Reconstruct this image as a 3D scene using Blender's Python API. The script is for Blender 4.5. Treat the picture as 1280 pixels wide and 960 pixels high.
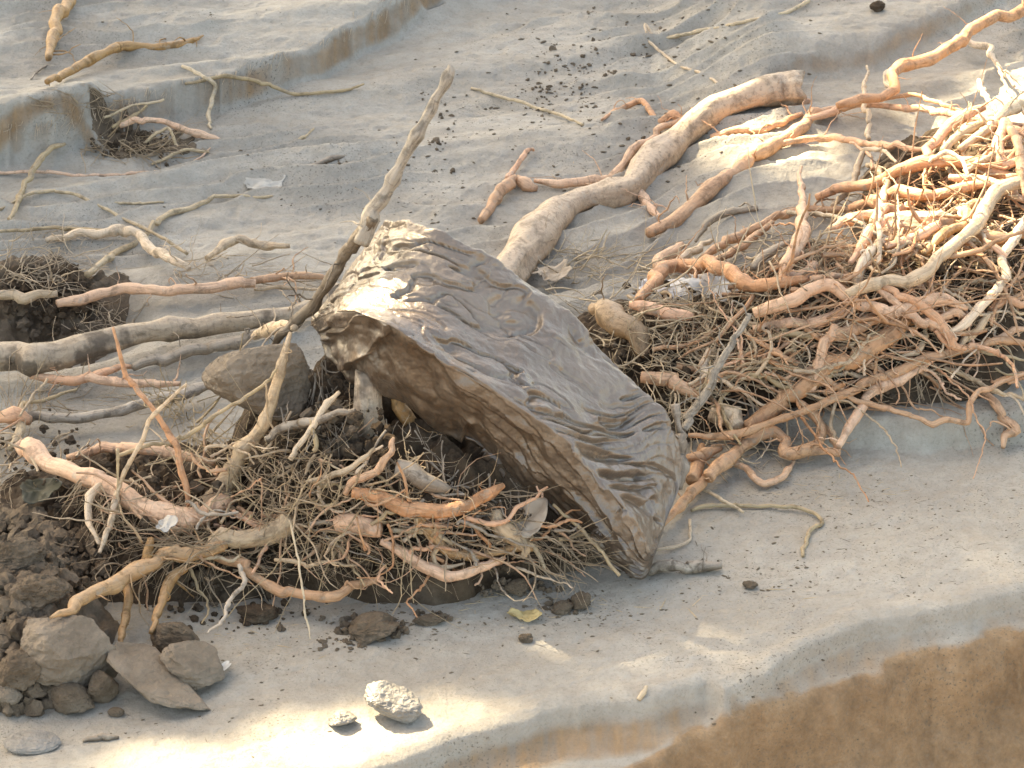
import bpy, bmesh, math, random
import numpy as np
from mathutils import Vector
R = math.radians
random.seed(5)
rng = np.random.default_rng(11)
SC = bpy.context.scene
for o in list(bpy.data.objects): bpy.data.objects.remove(o)
col = SC.collection

# ------------------------------------------------------------------ camera
PITCH, DIST = R(30), 8.0
CAM = np.array([0.0, -DIST * math.cos(PITCH), DIST * math.sin(PITCH)])
FWD = np.array([0.0, math.cos(PITCH), -math.sin(PITCH)])
RGT = np.array([1.0, 0, 0]); UPV = np.cross(RGT, FWD)
MPP = 0.002                                  # metres per photo pixel at 8 m
cd = bpy.data.cameras.new('camera'); cam = bpy.data.objects.new('camera', cd); col.objects.link(cam)
cam.location = CAM; cam.rotation_euler = (R(90) - PITCH, 0, 0)
cd.sensor_width = 36; cd.lens = 36 * DIST / (1280 * MPP)
cd.clip_start = 0.1; cd.clip_end = 2000
cd.dof.use_dof = True; cd.dof.focus_distance = 7.75; cd.dof.aperture_fstop = 16
SC.camera = cam

# ------------------------------------------------------------------ light
SUN = np.array([-0.50, 0.52, 0.69]); SUN /= np.linalg.norm(SUN)     # towards the sun
w = bpy.data.worlds.new("World"); SC.world = w; w.use_nodes = True
nt = w.node_tree; sky = nt.nodes.new('ShaderNodeTexSky'); sky.sky_type = 'NISHITA'; sky.sun_disc = False
sky.sun_elevation = math.asin(SUN[2]); sky.sun_rotation = math.atan2(SUN[0], SUN[1])
sky.dust_density = 2.2; sky.air_density = 0.7; sky.ozone_density = 0.3
nt.links.new(sky.outputs[0], nt.nodes['Background'].inputs[0]); nt.nodes['Background'].inputs[1].default_value = 0.15
sd = bpy.data.lights.new('sun', 'SUN'); sd.energy = 5.0; sd.angle = R(0.5); sd.color = (1, .95, .88)
so = bpy.data.objects.new('sun', sd); col.objects.link(so)
so.rotation_euler = Vector(SUN).to_track_quat('Z', 'Y').to_euler()
vs = SC.view_settings; vs.view_transform = 'Standard'; vs.look = 'None'; vs.gamma = 1; vs.exposure = 2.55
try:
    vs.use_white_balance = True; vs.white_balance_temperature = 10100; vs.white_balance_tint = 6
except Exception: pass

# ------------------------------------------------------------------ noise
def _h(i, j, k, s):
    n = (i.astype(np.int64) * 374761393 + j.astype(np.int64) * 668265263 + k.astype(np.int64) * 2147483647 + s * 974711) & 0xffffffff
    n = ((n ^ (n >> 13)) * 1274126177) & 0xffffffff
    n = (n ^ (n >> 16)) & 0xffffff
    return n / 8388607.5 - 1.0
def noise(x, y, z=0.0, s=0):
    x, y, z = np.broadcast_arrays(np.asarray(x, float), np.asarray(y, float), np.asarray(z, float))
    i, j, k = np.floor(x), np.floor(y), np.floor(z); fx, fy, fz = x - i, y - j, z - k
    fx, fy, fz = [f * f * f * (f * (f * 6 - 15) + 10) for f in (fx, fy, fz)]
    r = 0
    for a in (0, 1):
        for b in (0, 1):
            for c in (0, 1):
                r = r + _h(i + a, j + b, k + c, s) * (fx if a else 1 - fx) * (fy if b else 1 - fy) * (fz if c else 1 - fz)
    return r
def fbm(x, y, z=0.0, o=4, s=0):
    r = 0; a = 1.0; f = 1.0; t = 0
    for q in range(o): r = r + a * noise(x * f, y * f, z * f, s + q); t += a; a *= .5; f *= 2.03
    return r / t
def sst(t): t = np.clip(t, 0, 1); return t * t * (3 - 2 * t)

# ------------------------------------------------------------------ pixel -> world
def ray(px, py):
    d = FWD * DIST + RGT * (px - 640) * MPP + UPV * (480 - py) * MPP
    return d / np.linalg.norm(d)
def on_z(px, py, z=0.0):
    d = ray(px, py); t = (z - CAM[2]) / d[2]; return CAM + d * t
def on_y(px, py, y):
    d = ray(px, py); t = (y - CAM[1]) / d[1]; return CAM + d * t
def curve_z(pts, z):
    P = np.array([on_z(a, b, z) for a, b in pts]); return P[:, 0], P[:, 1]
def crv(x, C):
    X, Y = C; s0 = (Y[1] - Y[0]) / (X[1] - X[0]); s1 = (Y[-1] - Y[-2]) / (X[-1] - X[-2])
    y = np.interp(x, X, Y)
    y = np.where(x < X[0], Y[0] + (x - X[0]) * np.clip(s0, -.4, .4), y); y = np.where(x > X[-1], Y[-1] + (x - X[-1]) * np.clip(s1, -.4, .4), y)
    return y
B1 = curve_z([(200, 1035), (400, 990), (520, 950), (590, 918), (680, 896), (760, 882), (815, 873), (880, 852), (905, 862), (960, 838), (1000, 812), (1060, 784), (1140, 772), (1200, 760), (1280, 740), (1400, 700)], 0)
B2 = curve_z([(500, 1085), (640, 1030), (790, 958), (860, 922), (950, 884), (1060, 850), (1130, 832), (1200, 815), (1280, 795), (1400, 765)], -.07)
U1 = curve_z([(-300, 190), (-60, 168), (0, 158), (70, 150), (130, 124), (200, 112), (250, 101), (290, 92), (330, 78), (400, 48), (460, 16), (500, -4), (600, -60)], .10)
U2 = curve_z([(-200, 205), (-60, 190), (0, 181), (50, 168), (85, 160), (112, 160), (140, 170)], .05)
U3 = curve_z([(880, 120), (930, 95), (960, 77), (1000, 61), (1050, 53), (1090, 49), (1120, 36), (1160, 20), (1200, 0), (1300, -50)], .13)
U4 = curve_z([(820, 512), (880, 508), (940, 500), (1000, 510), (1060, 518), (1150, 524), (1180, 520), (1300, 508)], .07)
U5 = curve_z([(-200, 260), (330, 22), (400, 8), (460, -10), (600, -60)], .12)
HOLE = on_z(75, 400)
def terrain(x, y, det=False):
    """height of the silt; det adds flutes and ripples. returns z, exposure of the brown sand"""
    j = np.zeros_like(x); ex = np.zeros_like(x)
    w1 = .012 * noise(x * 9, 3.3) + .006 * noise(x * 24, 7.1)
    fl = (.020 * np.abs(noise(x * 30, y * 3, 0, 5)) + .005 * noise(x * 80, y * 5, 0, 6)) if det else 0
    lumps = (.022 * noise(x * 11, y * 11, 0, 9) + .014 * np.abs(noise(x * 25, y * 25, 0, 19))) if det else 0
    d = crv(x, B1) + .5 * w1 + .5 * lumps - y
    t1 = np.clip(d / .12, 0, 1); t1 = np.sqrt(np.clip(1 - (1 - t1) ** 2, 0, 1)) * sst(t1 * 6); z = -.068 * t1 + .010 * np.exp(-((d + .03) / .035) ** 2)
    ex = ex + sst(d / .03) * (1 - sst((d - .07) / .06)) * (.62 + .3 * noise(x * 4, y * 6, 0, 8))
    d = crv(x, B2) + w1 + lumps - y
    t = np.clip(d / .52, 0, 1); z = z - .95 * (t ** .8) * sst(t * 9)
    ex = np.maximum(ex, sst((d + .03) / .035))
    d = crv(x, U1) + w1 + fl - y; fh = .09 + .03 * noise(x * 3, 1.7)
    t = sst((-d + .0) / .075 + 1); z = z + .105 * t * (1 - .35 * sst((y - crv(x, U1)) / .9))
    ex = np.maximum(ex, np.clip(6 * t * (1 - t) - .1, 0, 1) * (.36 + .22 * sst((x + 1.0) / .4) + (15 * fl if det else 0)))
    d = crv(x, U2) + w1 + fl - y; m = 1 - sst((x - on_z(112, 160, .05)[0]) / .05)
    t = sst(-d / .05 + 1); z = z + .055 * t * m * (1 - sst((y - crv(x, U2)) / .25)); ex = np.maximum(ex, np.clip(4 * t * (1 - t), 0, 1) * m * .9)
    d = crv(x, U3) + 1.2 * w1 + fl * .6 - y; m = sst((x - on_z(890, 120, .1)[0]) / .2)
    t = sst(-d / .09 + 1); z = z + .06 * t * m; ex = np.maximum(ex, np.clip(4 * t * (1 - t), 0, 1) * m * .62)
    d = crv(x, U4) + w1 - y; m = sst((x - on_z(850, 500, .07)[0]) / .25)
    t = sst(-d / .05 + 1); z = z + .07 * t * m * (1 - .0 * y); ex = np.maximum(ex, np.clip(4 * t * (1 - t), 0, 1) * m * .3)
    hx, hy = (x - HOLE[0]) / .22, (y - HOLE[1]) / .2
    z = z - .13 * np.exp(-(hx * hx + hy * hy) ** 2)
    # long low ripples
    flat = 1 - sst((crv(x, B1) + .1 - y) / .1)
    far = sst((y + .1) / .7)
    u = y - .32 * x + .10 * fbm(x * 1.1, y * 1.6, 0, 3, 21)
    rp = noise(u * 5.2, x * .9, 0, 31) + .5 * noise(u * 12, x * 2.2, 0, 32)
    z = z + flat * (.006 + .022 * far) * rp
    if det:
        sw = (u * 9 + 1.5 * fbm(x * 2, y * 2, 0, 3, 44)) % 1.0
        z = z + flat * (.12 + .88 * far) * .028 * np.where(sw < .84, (sw / .84) ** 2.5, 1 - sst((sw - .84) / .16)) * sst(noise(x * 1.7, y * 2.5, 0, 45) * 2 + .4)
        z = z + .005 * fbm(x * 12, y * 20, 0, 5, 51) * (.25 + .75 * far) + .0016 * fbm(x * 50, y * 60, 0, 3, 61) - .0035 * sst((noise(x * 26, y * 34, 0, 62) - .45) / .3) * (.4 + .6 * far)
        z = z + .0012 * sst(ex * 1.2) * fbm(x * 40, y * 20, z * 30, 3, 66)
    ex = np.where(crv(x, B2) + w1 + lumps - y > .0, ex, np.minimum(ex, .88))
    return z, ex
MOUNDS = []
def mound(px, py, rx, ry, H, rot=0): c = on_z(px, py); MOUNDS.append((c[0], c[1], rx, ry, H, R(rot)))
mound(210, 655, .50, .36, .13, 0)      # 0 left pile
mound(520, 660, .50, .30, .34, 0)      # 1 below the slab
mound(1060, 450, .62, .36, .24, 12)    # 2 right heap
mound(1260, 330, .42, .55, .26, 10)    # 3
mound(820, 470, .34, .34, .17, 20)     # 4
mound(35, 370, .26, .20, .11, 0)       # 5
mound(20, 790, .21, .30, .15, 0)       # 6
mound(425, 600, .30, .26, .40, 0)      # 7
mound(185, 178, .16, .10, .025, 0)     # 8
def mh(i, x, y):
    cx, cy, rx, ry, H, a = MOUNDS[i]
    dx, dy = x - cx, y - cy; u = (dx * math.cos(a) + dy * math.sin(a)) / rx; v = (-dx * math.sin(a) + dy * math.cos(a)) / ry
    q = u * u + v * v
    return H * np.clip(1 - q, 0, 1) ** .8, q
def surface(x, y):
    z, _ = terrain(x, y); m = 0
    for i in range(len(MOUNDS)): m = np.maximum(m, mh(i, x, y)[0])
    return z + m
GX0, GY0, GS = -3.2, -3.4, .01
_gx, _gy = np.meshgrid(np.arange(GX0, 3.2, GS), np.arange(GY0, 7.0, GS)); GRID = surface(_gx.ravel(), _gy.ravel()).reshape(_gx.shape)
def sfast(x, y):
    u = np.clip((x - GX0) / GS, 0, GRID.shape[1] - 2.001); v = np.clip((y - GY0) / GS, 0, GRID.shape[0] - 2.001)
    i, j = u.astype(int), v.astype(int); a, b = u - i, v - j
    return (GRID[j, i] * (1 - a) + GRID[j, i + 1] * a) * (1 - b) + (GRID[j + 1, i] * (1 - a) + GRID[j + 1, i + 1] * a) * b
TT = np.arange(5.4, 14, .02)
def surf(px, py, h=0.0):
    """the point the pixel's ray meets, h metres over ground and soil"""
    d = ray(px, py); P = CAM + TT[:, None] * d
    f = P[:, 2] - sfast(P[:, 0], P[:, 1]) - h
    k = np.argmax(f < 0)
    if f[k] >= 0: return on_z(px, py, h)
    k = max(k, 1); t = TT[k - 1] + .02 * f[k - 1] / (f[k - 1] - f[k])
    return CAM + t * d

# ------------------------------------------------------------------ materials
def M(name, build):
    m = bpy.data.materials.new(name); m.use_nodes = True; t = m.node_tree
    b = t.nodes['Principled BSDF']
    def N(ty, **k):
        n = t.nodes.new('ShaderNode' + ty)
        for a, v in k.items():
            if a.startswith('_'): n.inputs[a[1:].replace('_', ' ')].default_value = v
            else: setattr(n, a, v)
        return n
    L = lambda a, c: t.links.new(a, c)
    build(N, L, b); return m
def ramp(N, L, src, stops):
    r = N('ValToRGB'); e = r.color_ramp.elements
    while len(e) < len(stops): e.new(.5)
    for q, (p, c) in zip(e, stops): q.position = p; q.color = (*c, 1) if len(c) == 3 else (c[0],) * 3 + (1,)
    L(src, r.inputs[0]); return r.outputs[0]
def mix(N, L, f, a, b, bt='MIX'):
    m = N('MixRGB', blend_type=bt)
    for i, v in ((0, f), (1, a), (2, b)):
        if hasattr(v, 'links'): L(v, m.inputs[i])
        elif i == 0: m.inputs[0].default_value = v
        else: m.inputs[i].default_value = (*v, 1)
    return m.outputs[0]
def bump(N, L, b, h, s, d, prev=None):
    n = N('Bump'); n.inputs['Strength'].default_value = s; n.inputs['Distance'].default_value = d
    L(h, n.inputs['Height'])
    if prev is not None: L(prev, n.inputs['Normal'])
    L(n.outputs[0], b.inputs['Normal']); return n.outputs[0]
def noi(N, L, sc, det=4, co='Object', st=None, rough=.55, dist=0):
    tc = N('TexCoord'); n = N('TexNoise'); n.inputs['Scale'].default_value = sc; n.inputs['Detail'].default_value = det
    n.inputs['Roughness'].default_value = rough; n.inputs['Distortion'].default_value = dist
    if st:
        mp = N('Mapping'); mp.inputs['Scale'].default_value = st; L(tc.outputs[co], mp.inputs[0]); L(mp.outputs[0], n.inputs[0])
    else: L(tc.outputs[co], n.inputs[0])
    return n.outputs[0]

def silt(N, L, b):
    at = N('Attribute', attribute_name='sand_shade')
    n1 = noi(N, L, 1.4, 5, st=(1, 2.2, 1)); n2 = noi(N, L, 26, 6); n3 = noi(N, L, 300, 3); n4 = noi(N, L, 5, 6, st=(1, 2.5, 1))
    grey = ramp(N, L, n1, [(.3, (.262, .244, .214)), (.52, (.322, .302, .265)), (.72, (.376, .354, .312))])
    grey = mix(N, L, ramp(N, L, n4, [(.5, (0,)), (.75, (.3,))]), grey, (.35, .285, .205))
    grey = mix(N, L, ramp(N, L, n2, [(.35, (.35,)), (.6, (0,))]), grey, (.22, .19, .155))
    flut = noi(N, L, 1, 4, st=(34, 5, 3)); n2b = mix(N, L, ramp(N, L, at.outputs['Fac'], [(.9, (.5,)), (.99, (.0,))]), mix(N, L, .5, mix(N, L, .5, n2, noi(N, L, 110, 5, rough=.75)), noi(N, L, 5, 7, rough=.7)), flut)
    brown = ramp(N, L, n2b, [(.36, (.14, .083, .043)), (.5, (.25, .158, .088)), (.64, (.35, .235, .14))])
    edge = N('Math', operation='ADD'); L(at.outputs['Fac'], edge.inputs[0])
    s = N('Math', operation='MULTIPLY'); L(noi(N, L, 9, 6), s.inputs[0]); s.inputs[1].default_value = .75
    s2 = N('Math', operation='SUBTRACT'); L(s.outputs[0], s2.inputs[0]); s2.inputs[1].default_value = .37
    L(s2.outputs[0], edge.inputs[1])
    f = ramp(N, L, edge.outputs[0], [(.40, (0,)), (.85, (1,))])
    f = mix(N, L, 1.0, f, mix(N, L, ramp(N, L, at.outputs['Fac'], [(.93, (0,)), (.99, (1,))]), ramp(N, L, flut, [(.35, (.55,)), (.6, (1,))]), (1, 1, 1)), 'MULTIPLY')
    c = mix(N, L, f, grey, brown)
    c = mix(N, L, ramp(N, L, noi(N, L, 130, 6, rough=.75), [(.50, (0,)), (.68, (.45,))]), c, (.17, .145, .115))
    sp = ramp(N, L, noi(N, L, 170, 2, rough=.4), [(.62, (0,)), (.67, (1,))])
    spm = mix(N, L, 1.0, sp, ramp(N, L, noi(N, L, 2.2, 4), [(.48, (0,)), (.62, (.75,))]), 'MULTIPLY')
    c = mix(N, L, spm, c, (.10, .085, .065))
    L(c, b.inputs['Base Color'])
    L(ramp(N, L, n4, [(.3, (.62,)), (.7, (.85,))]), b.inputs['Roughness']); b.inputs['Specular IOR Level'].default_value = .35
    p = bump(N, L, b, n2, .55, .016); p = bump(N, L, b, noi(N, L, 80, 6, rough=.7), .5, .006, p); p = bump(N, L, b, n3, .45, .003, p)
SILT = M('silt', silt)

def soilm(c0, c1):
    def f(N, L, b):
        n = noi(N, L, 18, 8, rough=.65); n2 = noi(N, L, 120, 4)
        c = ramp(N, L, n, [(.3, c0), (.7, c1)])
        c = mix(N, L, ramp(N, L, noi(N, L, 7, 4), [(.5, (0,)), (.72, (.7,))]), c, (.19, .155, .12))
        L(c, b.inputs['Base Color']); b.inputs['Roughness'].default_value = .95; b.inputs['Specular IOR Level'].default_value = .2
        p = bump(N, L, b, n, .8, .03); bump(N, L, b, n2, .6, .006, p)
    return f
SOIL = M('soil', soilm((.038, .026, .018), (.11, .078, .052)))
CLOD = M('clod', soilm((.085, .062, .043), (.19, .145, .105)))

def mudm(N, L, b):
    n1 = noi(N, L, 5, 6, rough=.6); n2 = noi(N, L, 45, 6); n3 = noi(N, L, 260, 4)
    at = N('Attribute', attribute_name='sand_shade')
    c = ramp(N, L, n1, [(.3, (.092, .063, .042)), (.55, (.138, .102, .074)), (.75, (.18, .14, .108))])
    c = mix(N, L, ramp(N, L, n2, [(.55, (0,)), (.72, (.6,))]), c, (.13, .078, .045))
    shade_brown = ramp(N, L, n2, [(.3, (.048, .031, .020)), (.7, (.108, .072, .047))])  # soil brown, darkened: missing sky light put into the front and back faces
    c = mix(N, L, at.outputs['Fac'], c, shade_brown)
    L(c, b.inputs['Base Color'])
    L(ramp(N, L, n1, [(.35, (.27,)), (.7, (.5,))]), b.inputs['Roughness']); b.inputs['Specular IOR Level'].default_value = .9; b.inputs['Coat Weight'].default_value = .4; b.inputs['Coat Roughness'].default_value = .22
    p = bump(N, L, b, n2, .45, .012); bump(N, L, b, n3, .25, .002, p)
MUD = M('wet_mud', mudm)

def wood(base, dark, siltf=.4, patch=None, rough=.6, specks=0.0, orange=None):
    def f(N, L, b):
        oi = N('ObjectInfo'); tc = N('TexCoord')
        g = noi(N, L, 1, 5, 'UV', (14, 26, 1), .6, .6); g2 = noi(N, L, 1, 3, 'UV', (2, 150, 1))
        n = noi(N, L, 16, 6); nf = noi(N, L, 90, 5)
        c = ramp(N, L, g, [(.25, dark), (.5, base), (.8, tuple(min(1, v * 1.18) for v in base))])
        if orange: c = mix(N, L, ramp(N, L, n, [(.42, (0,)), (.62, (.8,))]), c, orange)
        c = mix(N, L, ramp(N, L, g2, [(.60, (0,)), (.70, (.6,))]), c, dark); c = mix(N, L, ramp(N, L, noi(N, L, 45, 5, rough=.65), [(.56, (0,)), (.72, (.75,))]), c, dark)
        sep = N('SeparateXYZ'); geo = N('NewGeometry'); L(geo.outputs['Normal'], sep.inputs[0])
        a = N('Math', operation='MULTIPLY_ADD'); L(sep.outputs[2], a.inputs[0]); a.inputs[1].default_value = .35; L(n, a.inputs[2])
        sf = ramp(N, L, a.outputs[0], [(.45, (0,)), (.95, (siltf * 1.6 if siltf < .6 else 1,))])
        c = mix(N, L, sf, c, (.40, .345, .285))
        if patch: c = mix(N, L, ramp(N, L, noi(N, L, 7, 4), [(.50, (0,)), (.56, (.9,))]), c, patch)
        if specks: c = mix(N, L, ramp(N, L, noi(N, L, 85, 6, rough=.7), [(.53, (0,)), (.66, (specks,))]), c, (.12, .095, .07))
        c = mix(N, L, ramp(N, L, noi(N, L, 24, 7, rough=.68, dist=.4), [(.52, (0,)), (.63, (.8,))]), c, tuple(v * .42 for v in base)); c = mix(N, L, ramp(N, L, noi(N, L, 31, 6, st=(1, 1.1, 1.3), rough=.7), [(.57, (0,)), (.68, (.75,))]), c, (.38, .32, .25))
        hs = N('HueSaturation'); L(c, hs.inputs['Color'])
        mr = N('MapRange'); L(oi.outputs['Random'], mr.inputs[0]); mr.inputs[3].default_value = .72; mr.inputs[4].default_value = 1.12; L(mr.outputs[0], hs.inputs['Value'])
        mr2 = N('MapRange'); L(oi.outputs['Random'], mr2.inputs[0]); mr2.inputs[3].default_value = 1.1; mr2.inputs[4].default_value = .85; L(mr2.outputs[0], hs.inputs['Saturation'])
        L(hs.outputs[0], b.inputs['Base Color']); b.inputs['Roughness'].default_value = rough; b.inputs['Specular IOR Level'].default_value = .3
        p = bump(N, L, b, g, .6, .006); p = bump(N, L, b, g2, .45, .004, p); bump(N, L, b, nf, .5, .005, p)
    return f
WD = dict(
    tan=M('peeled_root', wood((.65, .395, .245), (.33, .18, .10), .22, orange=(.67, .345, .185))),
    orange=M('orange_root', wood((.69, .385, .23), (.36, .17, .085), .14, orange=(.70, .33, .165))),
    gold=M('golden_root', wood((.50, .30, .145), (.27, .15, .07), .2, orange=(.52, .27, .10))),
    pale=M('pale_root', wood((.66, .49, .33), (.36, .24, .145), .3)),
    grey=M('silted_root', wood((.36, .29, .22), (.17, .13, .095), .7)),
    bark=M('speckled_bark', wood((.46, .325, .21), (.24, .155, .09), .38, specks=.6, orange=(.50, .30, .16))),
    patchy=M('patchy_bark', wood((.47, .36, .255), (.30, .215, .14), .35, patch=(.13, .10, .075), specks=.45)),
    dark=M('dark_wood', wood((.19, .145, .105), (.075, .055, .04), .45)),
    weathered=M('weathered_wood', wood((.33, .295, .25), (.09, .075, .06), .25)),
    straw=M('dry_straw', wood((.55, .42, .26), (.32, .22, .13), .2)),
    fibre=M('root_fibre', wood((.56, .42, .28), (.24, .165, .10), .3)),
)
def stone(N, L, b):
    n = noi(N, L, 12, 8, rough=.6); n2 = noi(N, L, 70, 5)
    L(ramp(N, L, n, [(.3, (.12, .092, .066)), (.7, (.235, .19, .145))]), b.inputs['Base Color']); b.inputs['Roughness'].default_value = .85
    p = bump(N, L, b, n, .9, .03); bump(N, L, b, n2, .8, .008, p)
STONE = M('mud_stone', stone)
def lump(N, L, b):
    n = noi(N, L, 20, 8, rough=.6); L(ramp(N, L, n, [(.3, (.15, .14, .125)), (.7, (.24, .225, .205))]), b.inputs['Base Color'])
    b.inputs['Roughness'].default_value = .55; bump(N, L, b, n, .7, .02)
LUMP = M('silt_lump', lump)
def plain(c, r=.6):
    def f(N, L, b):
        n = noi(N, L, 30, 5); L(ramp(N, L, n, [(.3, tuple(v * .7 for v in c)), (.7, c)]), b.inputs['Base Color']); b.inputs['Roughness'].default_value = r
        bump(N, L, b, n, .4, .004)
    return f
LEAF = M('dry_leaf', plain((.55, .42, .20))); PLASTIC = M('pale_sheet', plain((.46, .45, .43), .5)); BARKP = M('bark_piece', plain((.40, .33, .26), .8))
GREEN = M('blocker_leaves', plain((.07, .11, .035), .6)); DEB = M('debris', plain((.13, .10, .07), .9))

# ------------------------------------------------------------------ object helpers
def mesh(name, V, F, mat, parent=None, uv=None, smooth=True, sand_shade=None):
    me = bpy.data.meshes.new(name); V = np.asarray(V, dtype=np.float32)
    me.from_pydata(V.tolist() if len(V) < 60000 else V.tolist(), [], F)
    if smooth: me.polygons.foreach_set('use_smooth', [True] * len(me.polygons))
    me.materials.append(mat)
    if uv is not None:
        ul = me.uv_layers.new(name='UVMap'); li = np.zeros(len(me.loops), dtype=np.int32); me.loops.foreach_get('vertex_index', li)
        ul.data.foreach_set('uv', np.asarray(uv, dtype=np.float32)[li].ravel())
    if sand_shade is not None:
        a = me.attributes.new('sand_shade', 'FLOAT', 'POINT'); a.data.foreach_set('value', np.asarray(sand_shade, dtype=np.float32))
    me.update(); o = bpy.data.objects.new(name, me); col.objects.link(o)
    if parent: o.parent = parent
    return o
def recenter(o, p):
    """origin at the thing's base"""
    p = Vector(p); o.data.transform(__import__('mathutils').Matrix.Translation(-p)); o.location = p
def tag(o, label=None, cat=None, group=None, kind=None):
    for k, v in (('label', label), ('category', cat), ('group', group), ('kind', kind)):
        if v: o[k] = v
    return o
def empty(name, p, label, cat, group=None):
    o = bpy.data.objects.new(name, None); o.empty_display_size = .05; col.objects.link(o); o.location = Vector(p); return tag(o, label, cat, group)

# ------------------------------------------------------------------ ground
def axis(a, b, st, far):
    c = np.arange(a, b, st); out = []; v = a; s = st
    while v > -far: s *= 1.35; v -= s; out.append(v)
    o2 = []; v = c[-1]; s = st
    while v < far: s *= 1.35; v += s; o2.append(v)
    return np.array(out[::-1] + list(c) + o2)
gx, gy = axis(-1.75, 1.75, .0058, 90), axis(-1.75, 2.75, .0058, 120)
X, Y = np.meshgrid(gx, gy); nx, ny = len(gx), len(gy)
Z, EX = terrain(X.ravel(), Y.ravel(), True)
V = np.column_stack([X.ravel(), Y.ravel(), Z]); ZG = Z.reshape(ny, nx)
def gz(x, y):
    i = int(np.clip(np.searchsorted(gx, x) - 1, 0, nx - 2)); j = int(np.clip(np.searchsorted(gy, y) - 1, 0, ny - 2)); a = (x - gx[i]) / (gx[i + 1] - gx[i]); b = (y - gy[j]) / (gy[j + 1] - gy[j])
    return float((ZG[j, i] * (1 - a) + ZG[j, i + 1] * a) * (1 - b) + (ZG[j + 1, i] * (1 - a) + ZG[j + 1, i + 1] * a) * b)
i = np.arange(ny - 1)[:, None] * nx + np.arange(nx - 1)[None, :]
F = np.stack([i, i + 1, i + nx + 1, i + nx], -1).reshape(-1, 4)
me = bpy.data.meshes.new('ground'); me.vertices.add(len(V)); me.vertices.foreach_set('co', V.astype(np.float32).ravel())
me.loops.add(F.size); me.loops.foreach_set('vertex_index', F.astype(np.int32).ravel())
me.polygons.add(len(F)); me.polygons.foreach_set('loop_start', np.arange(0, F.size, 4, dtype=np.int32)); me.polygons.foreach_set('loop_total', np.full(len(F), 4, dtype=np.int32))
me.polygons.foreach_set('use_smooth', np.ones(len(F), dtype=bool)); me.update(calc_edges=True)
a = me.attributes.new('sand_shade', 'FLOAT', 'POINT'); a.data.foreach_set('value', EX.astype(np.float32)); me.materials.append(SILT)
g = bpy.data.objects.new('ground', me); col.objects.link(g); g['kind'] = 'structure'; g['label'] = 'grey rippled silt bank with small terraces and brown cut edges'

def soil_mound(i, amp, label, mat=SOIL):
    cx, cy, rx, ry, H, a = MOUNDS[i]; m = max(rx, ry) * 1.15; st = .0055
    xs = np.arange(cx - m, cx + m, st); ys = np.arange(cy - m, cy + m, st); X, Y = np.meshgrid(xs, ys); x, y = X.ravel(), Y.ravel()
    wx = x + .05 * fbm(x * 7, y * 7, 0, 3, 71 + i); wy = y + .05 * fbm(x * 7, y * 7, 0, 3, 81 + i)
    h, q = mh(i, wx, wy); t, _ = terrain(x, y, True)
    cr = 1 - np.abs(fbm(x * 14, y * 14, 0, 3, 91)) * 1.6
    e = np.clip((1.05 - q) * 3, 0, 1)
    z = t + h * (.82 + .18 * fbm(x * 10, y * 10, 0, 3, 95)) + e * (amp * (cr - .75) + amp * .6 * fbm(x * 45, y * 45, 0, 3, 97)) - .006 - .05 * np.clip((q - .95) * 3, 0, 1)
    keep = (q < 1.15).reshape(X.shape); nx = len(xs)
    ids = np.arange(len(ys) - 1)[:, None] * nx + np.arange(nx - 1)[None, :]
    kf = keep[:-1, :-1] & keep[1:, :-1] & keep[:-1, 1:] & keep[1:, 1:]
    ids = ids[kf]; F = np.stack([ids, ids + 1, ids + nx + 1, ids + nx], -1)
    u, inv = np.unique(F, return_inverse=True); F = inv.reshape(-1, 4)
    o = mesh('soil_mound', np.column_stack([x, y, z])[u], F.tolist(), mat)
    recenter(o, (cx, cy, 0)); return tag(o, label, 'soil', kind='stuff')
soil_mound(0, .030, 'brown crumbly soil caught under the root crown at the left')
soil_mound(1, .035, 'dark shaded soil and litter packed below the mud slab')
soil_mound(2, .025, 'brown soil between the peeled roots right of the mud slab')
soil_mound(3, .025, 'soil and litter under the sunlit roots at the right edge')
soil_mound(4, .025, 'soil and straw litter directly behind the mud slab')
soil_mound(5, .035, 'dark clotted soil at the far left beside the hollow', CLOD)
soil_mound(6, .045, 'crumbly brown earth bank in the lower left corner', CLOD)
soil_mound(7, .030, 'soil around the grey boulder left of the slab')
soil_mound(8, .020, 'muddy fibrous soil below the small terrace at upper left', CLOD)

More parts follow.
